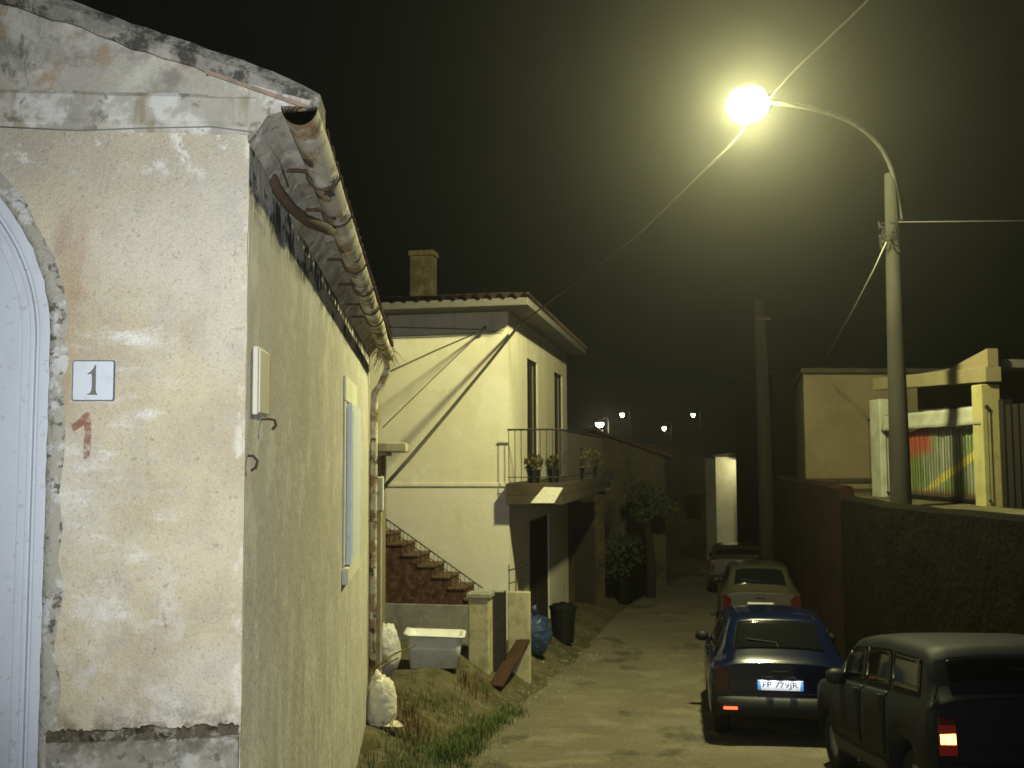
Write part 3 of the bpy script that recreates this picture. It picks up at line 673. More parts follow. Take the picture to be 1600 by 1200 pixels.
# yard entrance: post, iron gate, low wall, plank, bags
def yard():
    def base(px, py, D): v = P(px,py,D); return Vector((v.x, v.y, g(v.x,v.y)))
    b = base(752,1000,15.4); top = P(752,925,15.4).z
    t = empty('gate_post', b, 'stout weathered pale gate post at the foot of the stair', 'gate post', rot=(0,0,HA))
    MB().box(-.17,.15,-.15,.15,-.3,top-b.z-.08).build('shaft', M['olive'], t, local=True, bevel=.02)
    MB().box(-.2,.18,-.18,.18,top-b.z-.0795,top-b.z).build('cap', M['concrete'], t, local=True, bevel=.015)
    b2 = base(780,1005,15.5); h = P(780,925,15.5).z-b2.z
    t = empty('yard_gate', b2, 'narrow dark iron gate beside the pale gate post', 'gate', rot=(0,0,HA))
    MB().box(-.08,.09,-.03,-.005,.02,h).build('panel', M['dark_iron'], t, local=True)
    MB().tube([(-.09,-.02,0),(-.09,-.02,h+.02),(.1,-.02,h+.02),(.1,-.02,0)], .018, 6).build('frame', M['dark_iron'], t, local=True)
    b3 = base(812,1000,15.9); h = P(812,925,15.9).z-b3.z
    t = empty('low_wall', b3, 'low whitish yard wall with a thin rail on top, in front of the cream house corner', 'wall', rot=(0,0,HA))
    MB().box(-.19,.16,0,.14,-.3,h).build('masonry', M['olive'], t, local=True, bevel=.015)
    mb = MB()
    for x in (-.18,-.07,.04,.15): mb.tube([(x,.07,h),(x,.07,h+.42)], .009, 6)
    mb.tube([(-.19,.07,h+.32),(.16,.07,h+.45)], .012, 6); mb.tube([(-.19,.07,h+.12),(.16,.07,h+.22)], .009, 6)
    mb.build('rail', M['dark_iron'], t, local=True)
    # plank leaning on the low wall
    a, c = P(774,1032,14.9), P(818,1000,15.9); a.z = g(a.x,a.y)+.03; c.z = max(c.z, g(c.x,c.y)+.05)
    d = (c-a); n = d.cross(Vector((0,0,1))).normalized(); u = d.cross(n).normalized()
    tag(MB().obox((a+c)/2, d/2, n*.11, u*.02).build('plank', M['plank'], bevel=.005), 'reddish wooden plank lying against the low yard wall', 'plank')
    # blue plastic ball-shaped bundle
    v = P(836,975,17.4); b = Vector((v.x,v.y,g(v.x,v.y)))
    def lump(c, rx, ry, rz, seed, amp=.16, n=28, flat=-.8):
        mb = MB()
        def fn(u, w):
            q, f = 2*math.pi*u, math.pi*(w-.5)
            p = Vector((math.cos(q)*math.cos(f), math.sin(q)*math.cos(f), math.sin(f)))
            k = 1+amp*mnoise.noise(p*1.6+Vector((seed,0,0)))+amp*.6*mnoise.noise(p*4+Vector((0,seed,0)))+amp*.3*mnoise.noise(p*9)
            p = p*k; p.z = max(p.z, flat)
            return (c[0]+p.x*rx, c[1]+p.y*ry, c[2]+p.z*rz)
        return mb.grid(fn, n, n)
    r = .285
    t = empty('blue_bag', b, 'bulging blue plastic bag on the ground by the low yard wall', 'bag')
    lump(b+Vector((0,0,.36)), .28, .26, .37, 2, .14, flat=-.93).build('sack', M['bluebag'], t, smooth=True)
    mb = MB(); mb.tube([b+Vector((0,0,.70)), b+Vector((.01,0,.77)), b+Vector((-.03,.01,.84))], [.05,.03,.07], 10).build('knot', M['bluebag'], t, smooth=True)
    # dark bin behind it
    v = P(880,985,19.4); b = Vector((v.x,v.y,g(v.x,v.y)))
    t = empty('dustbin', b, 'dark lidded dustbin standing right of the blue bag', 'dustbin')
    MB().lathe([(0,0),(.2,0),(.25,.62),(.26,.62),(.26,.65),(0,.65)], b, 20).build('bin_body', M['bin'], t, smooth=False)
    MB().lathe([(.275,.652),(.275,.68),(.2,.73),(.05,.75),(.05,.77),(0,.77)], b, 20).build('lid', M['bin'], t, smooth=False)
    # white tub
    c = P(680,1038,14.6); b = Vector((c.x,c.y,g(c.x,c.y)))
    t = empty('white_tub', b, 'long white tub with a turned out rim on the earth below the stair', 'tub', rot=(0,0,rad(-4)))
    zt = P(680,990,14.6).z-b.z
    mb = MB(); N = 40
    def rr(w, d, r, k):
        pts = []
        for sx, sy, a0 in ((1,1,0),(-1,1,90),(-1,-1,180),(1,-1,270)):
            for i in range(N//4): q = rad(a0+90*i/(N//4-1)); pts.append((sx*(w-r)+r*math.cos(q), sy*(d-r)+r*math.sin(q), k))
        return pts
    def warp(p, e):
        x, y, z = p; return (x, y, z + e*(.055*sm(.1,.45,-x) + .012*math.sin(x*7)))
    rings = [(.30,.2,.06,.0,0),(.345,.235,.06,.0,0),(.375,.26,.07,zt*.7,.4),(.385,.27,.08,zt-.03,1),(.43,.29,.08,zt-.015,1),(.44,.295,.09,zt-.03,1),(.435,.29,.09,zt,1),(.37,.255,.08,zt-.01,1),(.33,.22,.06,.08,0),(0.02,.02,.01,.07,0)]
    vs = [warp(p, e) for w, d, r_, k, e in rings for p in rr(w,d,r_,k)]
    mb.add(vs, [(i*N+k,i*N+(k+1)%N,(i+1)*N+(k+1)%N,(i+1)*N+k) for i in range(len(rings)-1) for k in range(N)])
    mb.build('shell', M['tub'], t, local=True, smooth=True)
    # rubbish at the house corner
    v = P(603,985,14.0); b = Vector((v.x,v.y,g(v.x,v.y)))
    tag(lump(b+Vector((0,0,.33)), .20,.18,.36, 5, .18, flat=-.92).build('plastic_bag', M['paperbag'], smooth=True), 'pale translucent plastic bag slumped left of the white tub', 'bag')
    v = P(598,1100,11.35); b = Vector((v.x,v.y,g(v.x,v.y)))
    mb = lump(b+Vector((-.01,0,.26)), .17,.13,.30, 9, .22, flat=-.86)
    mb.add([b+Vector(q) for q in ((-.14,-.1,.04),(.19,-.16,.03),(.24,-.12,.025),(.17,.0,.06),(-.12,.02,.08))], [(0,1,2,3,4)])
    mb.tube([b+Vector((-.08,0,.5)), b+Vector((-.05,0,.56)), b+Vector((-.07,.01,.62))], [.06,.05,.01], 8)
    tag(mb.build('sack', M['sack'], smooth=True), 'crumpled white sack at the foot of the old house corner', 'sack')
    # slim pale pillar and the tiled canopy of the yard behind the old house
    tp = P(590,745,12.6); b = Vector((tp.x,tp.y,g(tp.x,tp.y)))
    t = empty('cable_post', b, 'slim pale post just past the old house corner, carrying the black cable', 'post')
    MB().box(b.x-.055,b.x+.055,b.y-.05,b.y+.05,b.z-.2,tp.z-.05).build('shaft', M['olive'], t, bevel=.012)
    MB().box(b.x-.06,b.x+.075,b.y-.06,b.y+.06,tp.z-.42,tp.z).build('sleeve', M['pillar_white'], t, bevel=.012)
    u = P(612,700,13.2); b = Vector((u.x-.5,u.y,g(u.x-.5,u.y)))
    t = empty('lean_to', b, 'small lean-to with a stubby olive canopy edge behind the old house corner', 'shed')
    MB().box(u.x-1.9,u.x-.14,u.y+.1,u.y+1.6,b.z-.3,u.z-.1).build('wall', M['beige'], t)
    MB().box(u.x-1.9,u.x+.19,u.y-.06,u.y+1.7,u.z-.05,u.z+.07).box(u.x-1.9,u.x-.06,u.y+.0,u.y+1.65,u.z-.0995,u.z-.0505).build('canopy', M['olive'], t, bevel=.012)
yard()

def weeds(name, spots, mat, label, n, hmin, hmax, cat, w=.006, kind=None):
    mb = MB(); rnd = random.Random(3)
    for (px, py, D, sp) in spots:
        c = P(px,py,D)
        for i in range(n):
            x, y = c.x+rnd.gauss(0,sp), c.y+rnd.gauss(0,sp*1.4); z = g(x,y)-.01; h = rnd.uniform(hmin,hmax); q = rnd.uniform(0,6.28); l = rnd.uniform(.2,.9)*h
            d = Vector((math.cos(q),math.sin(q),0)); s = Vector((-math.sin(q),math.cos(q),0))*w
            a = Vector((x,y,z)); m_ = a+Vector((0,0,h*.6))+d*l*.35; e = a+Vector((0,0,h))+d*l
            mb.add([a-s,a+s,m_+s*.8,m_-s*.8,e], [(0,1,2,3),(3,2,4)])
    o = mb.build(name, M[mat]); tag(o, label, cat, kind=kind or 'stuff'); return o
grass_spots = []
for (px, py, D) in ((780,1047,13.3),(762,1056,12.9),(745,1068,12.5),(732,1080,12.1),(720,1092,11.8),(708,1104,11.4),(700,1112,11.2),(660,1175,9.6),(640,1185,9.3),(680,1190,9.2),(600,1190,9.6),(720,1200,8.9),(665,1150,10.1)):
    grass_spots.append((px,py,D,.09 if py < 1120 else .17))
grass_spots += [(625,1180,9.7,.25),(690,1185,9.2,.15),(700,1130,10.9,.16),(650,1120,10.9,.18),(800,1040,13.8,.12),(690,1060,12.8,.22),(730,1100,11.7,.12)]
weeds('grass', grass_spots, 'grass', 'short green grass along the left edge of the road', 210, .05, .17, 'grass', .005)
weeds('dry_weeds', [(612,1042,12.3,.08),(598,1050,12.0,.07),(640,1060,12.0,.16),(655,1085,11.5,.16),(630,1100,11.3,.12),(735,1020,14.2,.12)], 'dryweed', 'dry brown weeds and litter between the sack and the tub', 90, .06, .30, 'weeds', .006)
mb = MB(); rnd = random.Random(11)
for i in range(620):
    y = rnd.uniform(6.5,19); x = Lx(y)+rnd.gauss(.05,.28) if i % 3 else rnd.uniform(Lx(y),Lx(y)+2.4); r_ = rnd.uniform(.008,.03)*(.7 if i % 3 else .5)
    z = g(x,y)+.012+r_*.25; a0 = rnd.uniform(0,6); k = [rnd.uniform(.7,1.2) for _ in range(6)]
    mb.add([(x+r_*k[j]*math.cos(a0+j*1.047), y+r_*k[j]*math.sin(a0+j*1.047), z-.3*r_) for j in range(6)] + [(x+r_*.6*k[j]*math.cos(a0+j*1.047), y+r_*.6*k[j]*math.sin(a0+j*1.047), z+.45*r_) for j in range(6)],
           [(j,(j+1)%6,6+(j+1)%6,6+j) for j in range(6)] + [tuple(range(6,12))])
tag(mb.build('gravel', M['concrete']), 'loose gravel scattered along the road edge', 'gravel', kind='stuff')
# two bare sticks
for i, (a, b_, lb) in enumerate((((580,1048,11.9),(648,1008,12.6),'upper bare stick leaning among the dry weeds'),((578,1060,11.8),(622,1028,12.3),'lower bare stick leaning among the dry weeds'))):
    A, B = P(*a), P(*b_); A.z = max(A.z, g(A.x,A.y)+.01)
    tag(MB().tube([A, A.lerp(B,.5)+Vector((0,0,.04)), B], [.014,.011,.007], 6).build('stick', M['dryweed'], smooth=True), lb, 'stick')

# ------------------------------------------------------------------ street lamp
LAMP = P(1168,158,12.3)
def street_lamp():
    Bx, By, Bz = P(1408,790,14).x, 14, .86
    t = empty('street_lamp', (Bx,By,Bz), 'tall concrete street lamp with curved steel arm and a blazing yellow-green light', 'street lamp', 'street lamps')
    ptop = P(1391,268,14); pcut = Vector((ptop.x, ptop.y, P(1391,272,14).z))
    MB().tube([(Bx,By,Bz-.3),(Bx,By,Bz),(Bx.real+(pcut.x-Bx)*.5,By,(Bz+pcut.z)/2),pcut], [.155,.15,.12,.085], 16).build('pole', M['polec'], t, smooth=True)
    pts = [P(1408,345,14)+Vector((0,-.02,0)), P(1401,300,13.97), P(1392,262,13.9), P(1372,225,13.75), P(1340,197,13.5), P(1300,178,13.2), P(1255,167,12.85), P(1210,160,12.55), LAMP+Vector((.12,.12,.07))]
    # smooth the arm
    cr = []
    for i in range(len(pts)-1):
        p0, p1, p2, p3 = pts[max(i-1,0)], pts[i], pts[i+1], pts[min(i+2,len(pts)-1)]
        for k in range(5):
            s = k/5; cr.append(.5*((2*p1)+(p2-p0)*s+(2*p0-5*p1+4*p2-p3)*s*s+(3*p1-p0-3*p2+p3)*s**3))
    cr.append(pts[-1])
    MB().tube(cr, .032, 10).build('arm', M['galv'], t, smooth=True)
    # ragged strap bundle where the arm is clamped
    mb = MB(); c = P(1392,368,14)
    for i in range(16):
        z = c.z+random.uniform(-.28,.22); q0 = random.uniform(0,6.28); r = random.uniform(.115,.15)
        mb.tube([(c.x+r*math.cos(q0+k*.4)-.02, c.y+r*math.sin(q0+k*.4), z+.02*k*random.uniform(-1,1)) for k in range(9)], .008, 5)
    mb.build('clamp_wires', M['polec'], t, smooth=True)
    h = empty('lamp_head_tmp', (0,0,0), None, None); bpy.data.objects.remove(h)
    c = LAMP
    hd = MB().lathe([(0,.22),(.06,.215),(.13,.19),(.20,.14),(.225,.105),(.215,.10),(.0,.105)], c, 28).build('lamp_head', M['lampmetal'], t, smooth=True)
    MB().lathe([(.20,.10),(.245,.05),(.27,-.03),(.265,-.10),(.225,-.18),(.16,-.235),(.08,-.265),(0,-.27)], c, 28).build('lamp_bowl', M['lens'], t, smooth=True)
street_lamp()

def far_lamp(px, py, D, lb, r=.12, power=0):
    c = P(px,py,D); z0 = g(c.x,c.y)
    t = empty('street_lamp', (c.x,c.y,z0), lb, 'street lamp', 'street lamps')
    MB().tube([(c.x+.5,c.y,z0-.3),(c.x+.5,c.y,c.z+.2),(c.x+.3,c.y,c.z+.4),(c.x,c.y,c.z+.2)], .06, 8).build('pole', M['galv'], t, smooth=True)
    MB().lathe([(0,.25),(.08,.24),(.17,.12),(.18,.06),(0,.06)], c, 14).build('lamp_head', M['lampmetal'], t, smooth=True)
    MB().lathe([(r*1.3,.058),(r*1.25,-.02),(r*.8,-.12),(0,-.16)], c, 14).build('lamp_bowl', M['lens_far'], t, smooth=True)
    if power: point('far_lamp_light', c-Vector((0,0,.3)), power, (1,.93,.62), .15)
def point(name, loc, W, col, r):
    L = bpy.data.lights.new(name, 'POINT'); L.energy = W; L.color = col; L.shadow_soft_size = r
    o = bpy.data.objects.new(name, L); COL.objects.link(o); o.location = loc; return o
far_lamp(937,663,52,'largest of the far lamps, glowing beside the balcony house', .16, 120)
far_lamp(972,648,60,'small far lamp just right of the largest glowing one', .09)
far_lamp(1038,669,66,'lowest small far lamp, third from the left', .09)
far_lamp(1083,648,66,'rightmost small far lamp above the lit white gable', .09)

# second, unlit pole down the lane
c = P(1197,790,24); zz = P(1192,470,24).z
c = Vector((8.05,24,0)); c = P(1197,790,24)
t = empty('utility_pole', (c.x,c.y,g(c.x,c.y)), 'dark unlit wooden utility pole standing beyond the parked cars', 'utility pole')
MB().tube([(c.x,c.y,g(c.x,c.y)-.3),(c.x,c.y,1.),(c.x-.03,c.y,zz)], [.2,.18,.14], 14).build('shaft', M['bark'], t, smooth=True)
MB().box(c.x-.18,c.x+.18,c.y-.19,c.y-.145,zz-.5,zz-.44).build('step_iron', M['rust'], t)

# ------------------------------------------------------------------ overhead cables
anchor = hw(.04,-.03,3.98)
HCN = P(812,507,16.75)
wire([P(590,772,12.55), P(640,716,13.1), P(700,645,14.1), P(760,572,15.4), HCN], .024, 'thick black cable slanting down the cream wall to the slim pale post')
wire([HCN, P(1000,365,14.2), P(1140,229,12.9), P(1240,112,11.2), P(1355,2,9.8), P(1420,-70,9)], .013, 'thin cable from the cream house corner rising past the lamp head', 'cable_pale')
ins = hw(cloc(757,515,1,-.12).x,-.12,cloc(757,515,1,-.12).z)
wire([ins, P(680,548,14.2), P(606,582,11.5)], .011, 'upper thin cable from the wall insulator to the gutter end')
wire([ins, P(680,588,14.4), P(598,668,12.2)], .007, 'lower thin cable from the wall insulator, fainter and steeper')
wire([hw(-4.6,-.05,3.90), hw(-2.2,-.05,3.93), ins], .009, 'upper cable stapled level under the cream house eave')
wire([hw(-4.6,-.05,3.76), hw(-1.2,-.05,3.76), hw(-.06,-.05,3.80)], .007, 'lower cable stapled level under the cream house eave')
wire([P(1404,347,13.86), P(1500,346,13.4), P(1640,345,12.8)], .009, 'taut wire running right from the street lamp pole', 'cable_pale', 'wire', cat='wire')
wire([P(1385,378,13.85), P(1366,420,14.1), P(1335,480,16), P(1290,560,20.5)], .010, 'slack wire hanging down left from the street lamp pole', 'wire_grey', 'wire', cat='wire')

# ------------------------------------------------------------------ right side: retaining walls, porch house
def wall_run(name, pts, th, top, mat, label, cat='wall', cap=None):
    mb = MB(); n = 0; vs = []
    P2 = []
    for (a, b) in zip(pts, pts[1:]):
        m = max(2, int((Vector(b)-Vector(a)).length/.4))
        P2 += [(a[0]+(b[0]-a[0])*i/m, a[1]+(b[1]-a[1])*i/m) for i in range(m)]
    P2.append(pts[-1])
    for i, (x, y) in enumerate(P2):
        zt = (top(y) if callable(top) else top) + .03*mnoise.noise((y*1.7,x,0)); zb = min(g(x,y), g(x-.3,y)) - .4
        w = .03*mnoise.noise((y*2,3,0))
        vs += [(x+w*.5,y,zb),(x+w,y,zt-.05),(x+.05,y,zt),(x+th-.05,y,zt),(x+th,y,zt-.05),(x+th,y,zb)]
    mb.add(vs, [(i*6+k,i*6+k+1,i*6+k+7,i*6+k+6) for i in range(len(P2)-1) for k in range(5)] + [tuple(range(6)), tuple((len(P2)-1)*6+k for k in range(6))])
    return tag(mb.build(name, M[mat]), label, cat)
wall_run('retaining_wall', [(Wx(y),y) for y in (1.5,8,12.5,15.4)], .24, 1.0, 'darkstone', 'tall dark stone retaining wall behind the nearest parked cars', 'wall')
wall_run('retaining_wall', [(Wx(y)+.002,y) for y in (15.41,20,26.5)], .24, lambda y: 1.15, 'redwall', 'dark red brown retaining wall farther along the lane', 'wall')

def porch_house():
    px0, y0, y1, zf = 7.9, 14.0, 18.0, .88
    t = empty('porch_house', (8.4, 16, zf), 'low house with a lit porch, pale pillars and hung cloth above the retaining wall', 'house')
    a, b = P(1255,590,22.2), P(1400,590,22.2)
    # main block beyond the porch
    zt = P(1300,583,22.2).z
    MB().prism([(a.x,22.2),(a.x+6.5,22.2),(a.x+8.2,28),(a.x+1.95,28)], (0,0,.5), (1,0,0), (0,1,0), (0,0,zt-.5)).build('wall', M['beige'], t)
    MB().prism([(a.x-.1,22.05),(a.x+6.7,22.05),(a.x+8.4,28.1),(a.x+1.85,28.1)], (0,0,zt+.001), (1,0,0), (0,1,0), (0,0,.1)).build('roof_slab', M['brown_slab'], t)
    MB().box(a.x, a.x+2.0, 22.14, 22.199, P(1300,750,22.2).z-.06, P(1300,750,22.2).z+.04).build('string_course', M['brown_slab'], t)
    # porch: far white pillar, near pillar, beam, black box as the room's shade
    lt = 2.90
    pw = P(1386,640,17.6)
    MB().box(pw.x-.22,pw.x+.17,17.45,17.85,zf-.1,lt-.25).build('pillar', M['porch_white'], t, bevel=.015)
    pn = P(1546,650,13.95)
    MB().box(pn.x-.17,pn.x+.12,13.85,14.12,zf-.1,lt-.25).build('pillar', M['ochre'], t, bevel=.015)
    bx = (pw.x+pn.x)/2
    MB().add(*beam_between(Vector((pw.x,17.9,lt+.05)), Vector((pn.x,13.8,lt-.11)), .11, .12)).build('beam', M['porch_beam'], t, bevel=.01)
    # parapet rising to the near corner
    n_ = 1
    A, B = Vector((pw.x+.25*(pn.x-pw.x),16.85,lt)), Vector((pn.x,13.8,lt))
    d = Vector((0,0,.27))
    k = Vector((.08,0,0))
    v = [A.lerp(B,.45)-k, B-k, B+d-k, A.lerp(B,.45)+k, B+k, B+d+k]
    MB().add(v, [(0,1,2),(5,4,3),(0,3,4,1),(1,4,5,2),(2,5,3,0)]).build('parapet', M['porch_beam'], t)
    MB().box(pn.x+.20,pn.x+4.5,13.9,17.9,lt+.0,lt+.12).build('porch_roof', M['soffit'], t)
    MB().box(pn.x+.62,pn.x+4.5,14.3,17.3,zf-.05,lt-.01).build('room_shade_box', M['inside'], t)
    # balustrade hung with cloth
    def q(s): return Vector((pw.x+(pn.x-pw.x)*s-.10, 17.75+(13.9-17.75)*s, 0))
    zr = 2.33
    mb = MB(); A, B = q(-.12), q(1.02)
    mb.tube([A+Vector((0,0,P(1345,655,18).z)), A.lerp(B,.5)+Vector((0,0,zr+.02)), B+Vector((0,0,P(1560,636,13.9).z))], .03, 8)
    mb.tube([A+Vector((0,0,zf+.08)), B+Vector((0,0,zf+.08))], .02, 6)
    for i in range(46): p = A.lerp(B,i/45); mb.tube([p+Vector((0,0,zf)), p+Vector((0,0,zr))], .006, 5)
    mb.build('balustrade', M['galv'], t)
    return t, q, zf
def beam_between(a, b, hz, hx):
    d = b-a; n = d.cross(Vector((0,0,1))).normalized()*hx; u = Vector((0,0,hz)); c = (a+b)/2
    m = MB().obox(c, d/2, n, u); return m.v, m.f
PH, qb, pzf = porch_house()
def cloth():
    # pleated sheet hanging inside the balustrade
    o = qb(1.0)
    t = MB(); n = 160
    def fn(u, w):
        p = qb(1.0-u*.86); s = Vector((.055+.007*math.sin(u*120)+.02*mnoise.noise((u*9,w*2,0)),0,0))
        return (p.x+s.x, p.y, pzf+.04+1.15*w - .06*math.sin(u*9)*w)
    t.grid(fn, n, 8)
    oo = t.build('hung_cloth', M['cloth'], smooth=True)
    tag(oo, 'faded striped cloth in red, green and yellow hung along the porch balustrade', 'cloth')
    oo.modifiers.new('thickness','SOLIDIFY').thickness = .004
    t = MB()
    def fn2(u, w):
        p = qb(1.0-u*.92); return (p.x-.085-.006*math.sin(u*40)-.05*w*w+.1*w, p.y, pzf+1.19+.27*w+.02*mnoise.noise((u*7,3,0)))
    t.grid(fn2, 80, 4); o2 = t.build('white_sheet', M['porch_white'], smooth=True); o2.modifiers.new('thickness','SOLIDIFY').thickness = .004
    tag(o2, 'pale sheet draped over the top rail of the porch balustrade', 'cloth')
cloth()
# dark slatted fence nearer along the terrace
t = empty('slat_fence', (8.1,12,.88), 'dark upright slat fence at the right edge beyond the porch pillar', 'fence')
mb = MB()
for i in range(19): y = 13.25-.17*i; mb.box(8.05,8.08,y-.06,y+.06,.88,2.32)
M['black_slats'] = PM('blackened_slats', (.006,.005,.004), .9, [dict(s=8, a=.4, b=.7, c=(.010,.007,.005), st=(1,1,.1))])
mb.build('slats', M['black_slats'], t)
MB().box(8.0805,8.12,9.9,13.36,1.1,1.2).box(8.0805,8.12,9.9,13.36,2.0,2.1).build('rail', M['black_slats'], t)
MB().box(8.05,8.19,13.365,13.48,.8,2.4).build('post', M['black_slats'], t)
# dark shed in the gap left of the porch house
u = P(1222,600,27.5)
t = empty('dark_shed', (u.x+.8,28,.3), 'dark narrow outbuilding in the gap left of the beige porch house', 'shed')
MB().box(u.x-.3,u.x+1.4,27.5,31,-2.6,P(1222,586,27.5).z).build('wall', M['darkstone'], t)
MB().box(u.x-.45,u.x+1.5,27.3,31.2,P(1222,586,27.5).z+.001,P(1222,578,27.5).z).build('roof', M['darkstone'], t)

# ------------------------------------------------------------------ lane behind: houses, walls, tree
def gable_house(name, cx, cy, w, d, zb, ze, rise, mat, label, ang=0, wins=(), chim=None, roofm='terracotta'):
    t = empty(name, (cx,cy,zb), label, 'house', rot=(0,0,ang))
    e = ze-zb
    poly = [(-w/2,-.5),(w/2,-.5),(w/2,e),(0,e+rise),(-w/2,e)]
    MB().prism(poly, (0,0,0), (1,0,0), (0,0,1), (0,d,0)).build('wall', M[mat], t, local=True)
    mb = MB(); k = rise/(w/2)
    for s in (1,-1):
        def fn(u, v, s=s):
            x = s*(w/2+.25)*(1-u); y = -.25+(d+.5)*v
            return (x, y, e+rise-k*abs(x)+.05+.03*math.sin(y*2*math.pi/.25)+.012*((u*8)%1))
        mb.grid(fn, 16, int((d+.5)/.25)*6)
    rf = mb.build('roof', M[roofm], t, local=True); rf.modifiers.new('thickness','SOLIDIFY').thickness = .06
    if chim: MB().box(chim[0]-.3,chim[0]+.3,chim[1]-.3,chim[1]+.3,e+.1,e+rise+.8).build('chimney', M[mat], rf, local=True)
    for (x0, x1, z0, z1) in wins:
        f = MB().box(x0-.06,x0,-.05,-.001,z0-.06,z1+.06).box(x1,x1+.06,-.05,-.001,z0-.06,z1+.06).box(x0,x1,-.05,-.001,z1,z1+.06).box(x0,x1,-.09,-.001,z0-.08,z0).build('window', M[mat], t, local=True)
        MB().box(x0,x1,-.02,-.001,z0,z1).build('pane', M['dark_glass'], f, local=True)
    return t
a, b = P(950,700,29), P(1038,700,29)
gable_house('stone_house', (a.x+b.x)/2-1.3, 29.2, (b.x-a.x)+2.6, 6, g(4,29), P(990,712,29).z, .75, 'oldhouse', 'dim old stone gabled house left of the lane, beyond the balcony', HA*.4, [(-.2,.5,.9,2.1)], (-1.2,2))
a, b = P(1030,700,40), P(1120,700,40)
gable_house('lane_house', (a.x+b.x)/2-1, 40.5, (b.x-a.x)+2.2, 6, g(9,40), P(1080,712,40).z, .5, 'oldhouse', 'dim low house at the far end of the lane, left of the lit white gable', 0, [(-.6,.1,1.5,2.5),(1.0,1.6,1.5,2.5)])
a, b = P(1118,720,39), P(1159,720,39)
def white_house():
    zb = g(12,39); zt = P(1138,709,39).z
    t = empty('white_house', ((a.x+b.x)/2,39,zb), 'narrow whitewashed house end, brightly lit, at the far end of the lane', 'house')
    MB().box(a.x,b.x,39,43,zb-.4,zt-.13).build('wall', M['whitewall'], t)
    MB().add([(a.x-.1,38.9,zt-.129),(b.x+.12,38.9,zt-.02),(b.x+.12,43.1,zt-.02),(a.x-.1,43.1,zt-.129),(a.x-.1,38.9,zt-.04),(b.x+.12,38.9,zt+.08),(b.x+.12,43.1,zt+.08),(a.x-.1,43.1,zt-.04)],
             [(0,3,2,1),(4,5,6,7),(0,1,5,4),(1,2,6,5),(2,3,7,6),(3,0,4,7)]).build('roof', M['brown_slab'], t)
    w = MB().box(a.x+.25,a.x+.6,38.93,38.999,zb+.2,zb+.9)
    w.build('window', M['dark_wood'], t)
    # bracket lamp on the corner, the light that washes this wall
    c = Vector((b.x-.12,38.45,zt-.22))
    l = empty('wall_lamp', (c.x,39,c.z), 'small shaded bracket lamp on the corner of the whitewashed house end', 'wall lamp')
    MB().tube([(b.x-.12,38.999,c.z+.15),(c.x,38.6,c.z+.2),(c.x,38.45,c.z+.12)], .02, 6).build('bracket', M['dark_iron'], l, smooth=True)
    MB().lathe([(0,.14),(.05,.13),(.16,.0),(.17,-.07),(.155,-.07),(.14,.0),(0,.10)], c, 16).build('lamp_shade', M['dark_iron'], l, smooth=True)
    MB().lathe([(0,.06),(.04,.04),(.05,0),(.03,-.04),(0,-.05)], c, 10).build('bulb', M['lens_far'], l, smooth=True)
    point('wall_lamp_light', c-Vector((0,.35,.14)), 45, (1,.92,.46), .05)
white_house()
# storehouse hard against the end of the cream house, garden wall beyond
a, b = P(888,780,25.2), P(944,780,25.2)
t = empty('storehouse', ((a.x+b.x)/2,25.2,g(4,25)), 'low dark brown storehouse past the balcony end', 'shed')
zt = P(915,768,25.2).z
MB().box(a.x-.6,b.x,25.2,28.5,g(4,25)-.5,zt).build('wall', M['brownhouse'], t)
MB().box(a.x-.7,b.x+.14,25.0,28.6,zt+.001,zt+.12).build('roof', M['brown_slab'], t, bevel=.02)
MB().box(a.x+.15,b.x-.25,25.15,25.199,g(4,25)-.1,g(4,25)+1.9).build('door', M['dark_wood'], t)
d = P(952,747,24.85)
t = empty('satellite_dish', d-Vector((0,0,.3)), 'small pale tilted dish above the storehouse roof corner', 'dish')
MB().lathe([(.0,0),(.1,.015),(.18,.05),(.19,.055),(.18,.06),(.1,.03),(0,.015)], d, 18, (-.55,-.55,.6)).build('reflector', M['galv'], t, smooth=True)
MB().tube([(b.x-.02,25.3,zt-.1),(d.x+.02,d.y+.2,d.z-.2),(d.x+.02,d.y+.04,d.z-.02)], .018, 6).build('bracket', M['dark_iron'], t, smooth=True)
wall_run('garden_wall', [(Lx(y)-.35,y) for y in (26,29,31)], .22, lambda y: g(Lx(y),y)+1.5, 'darkstone', 'dark mossy garden wall along the left of the lane', 'wall')

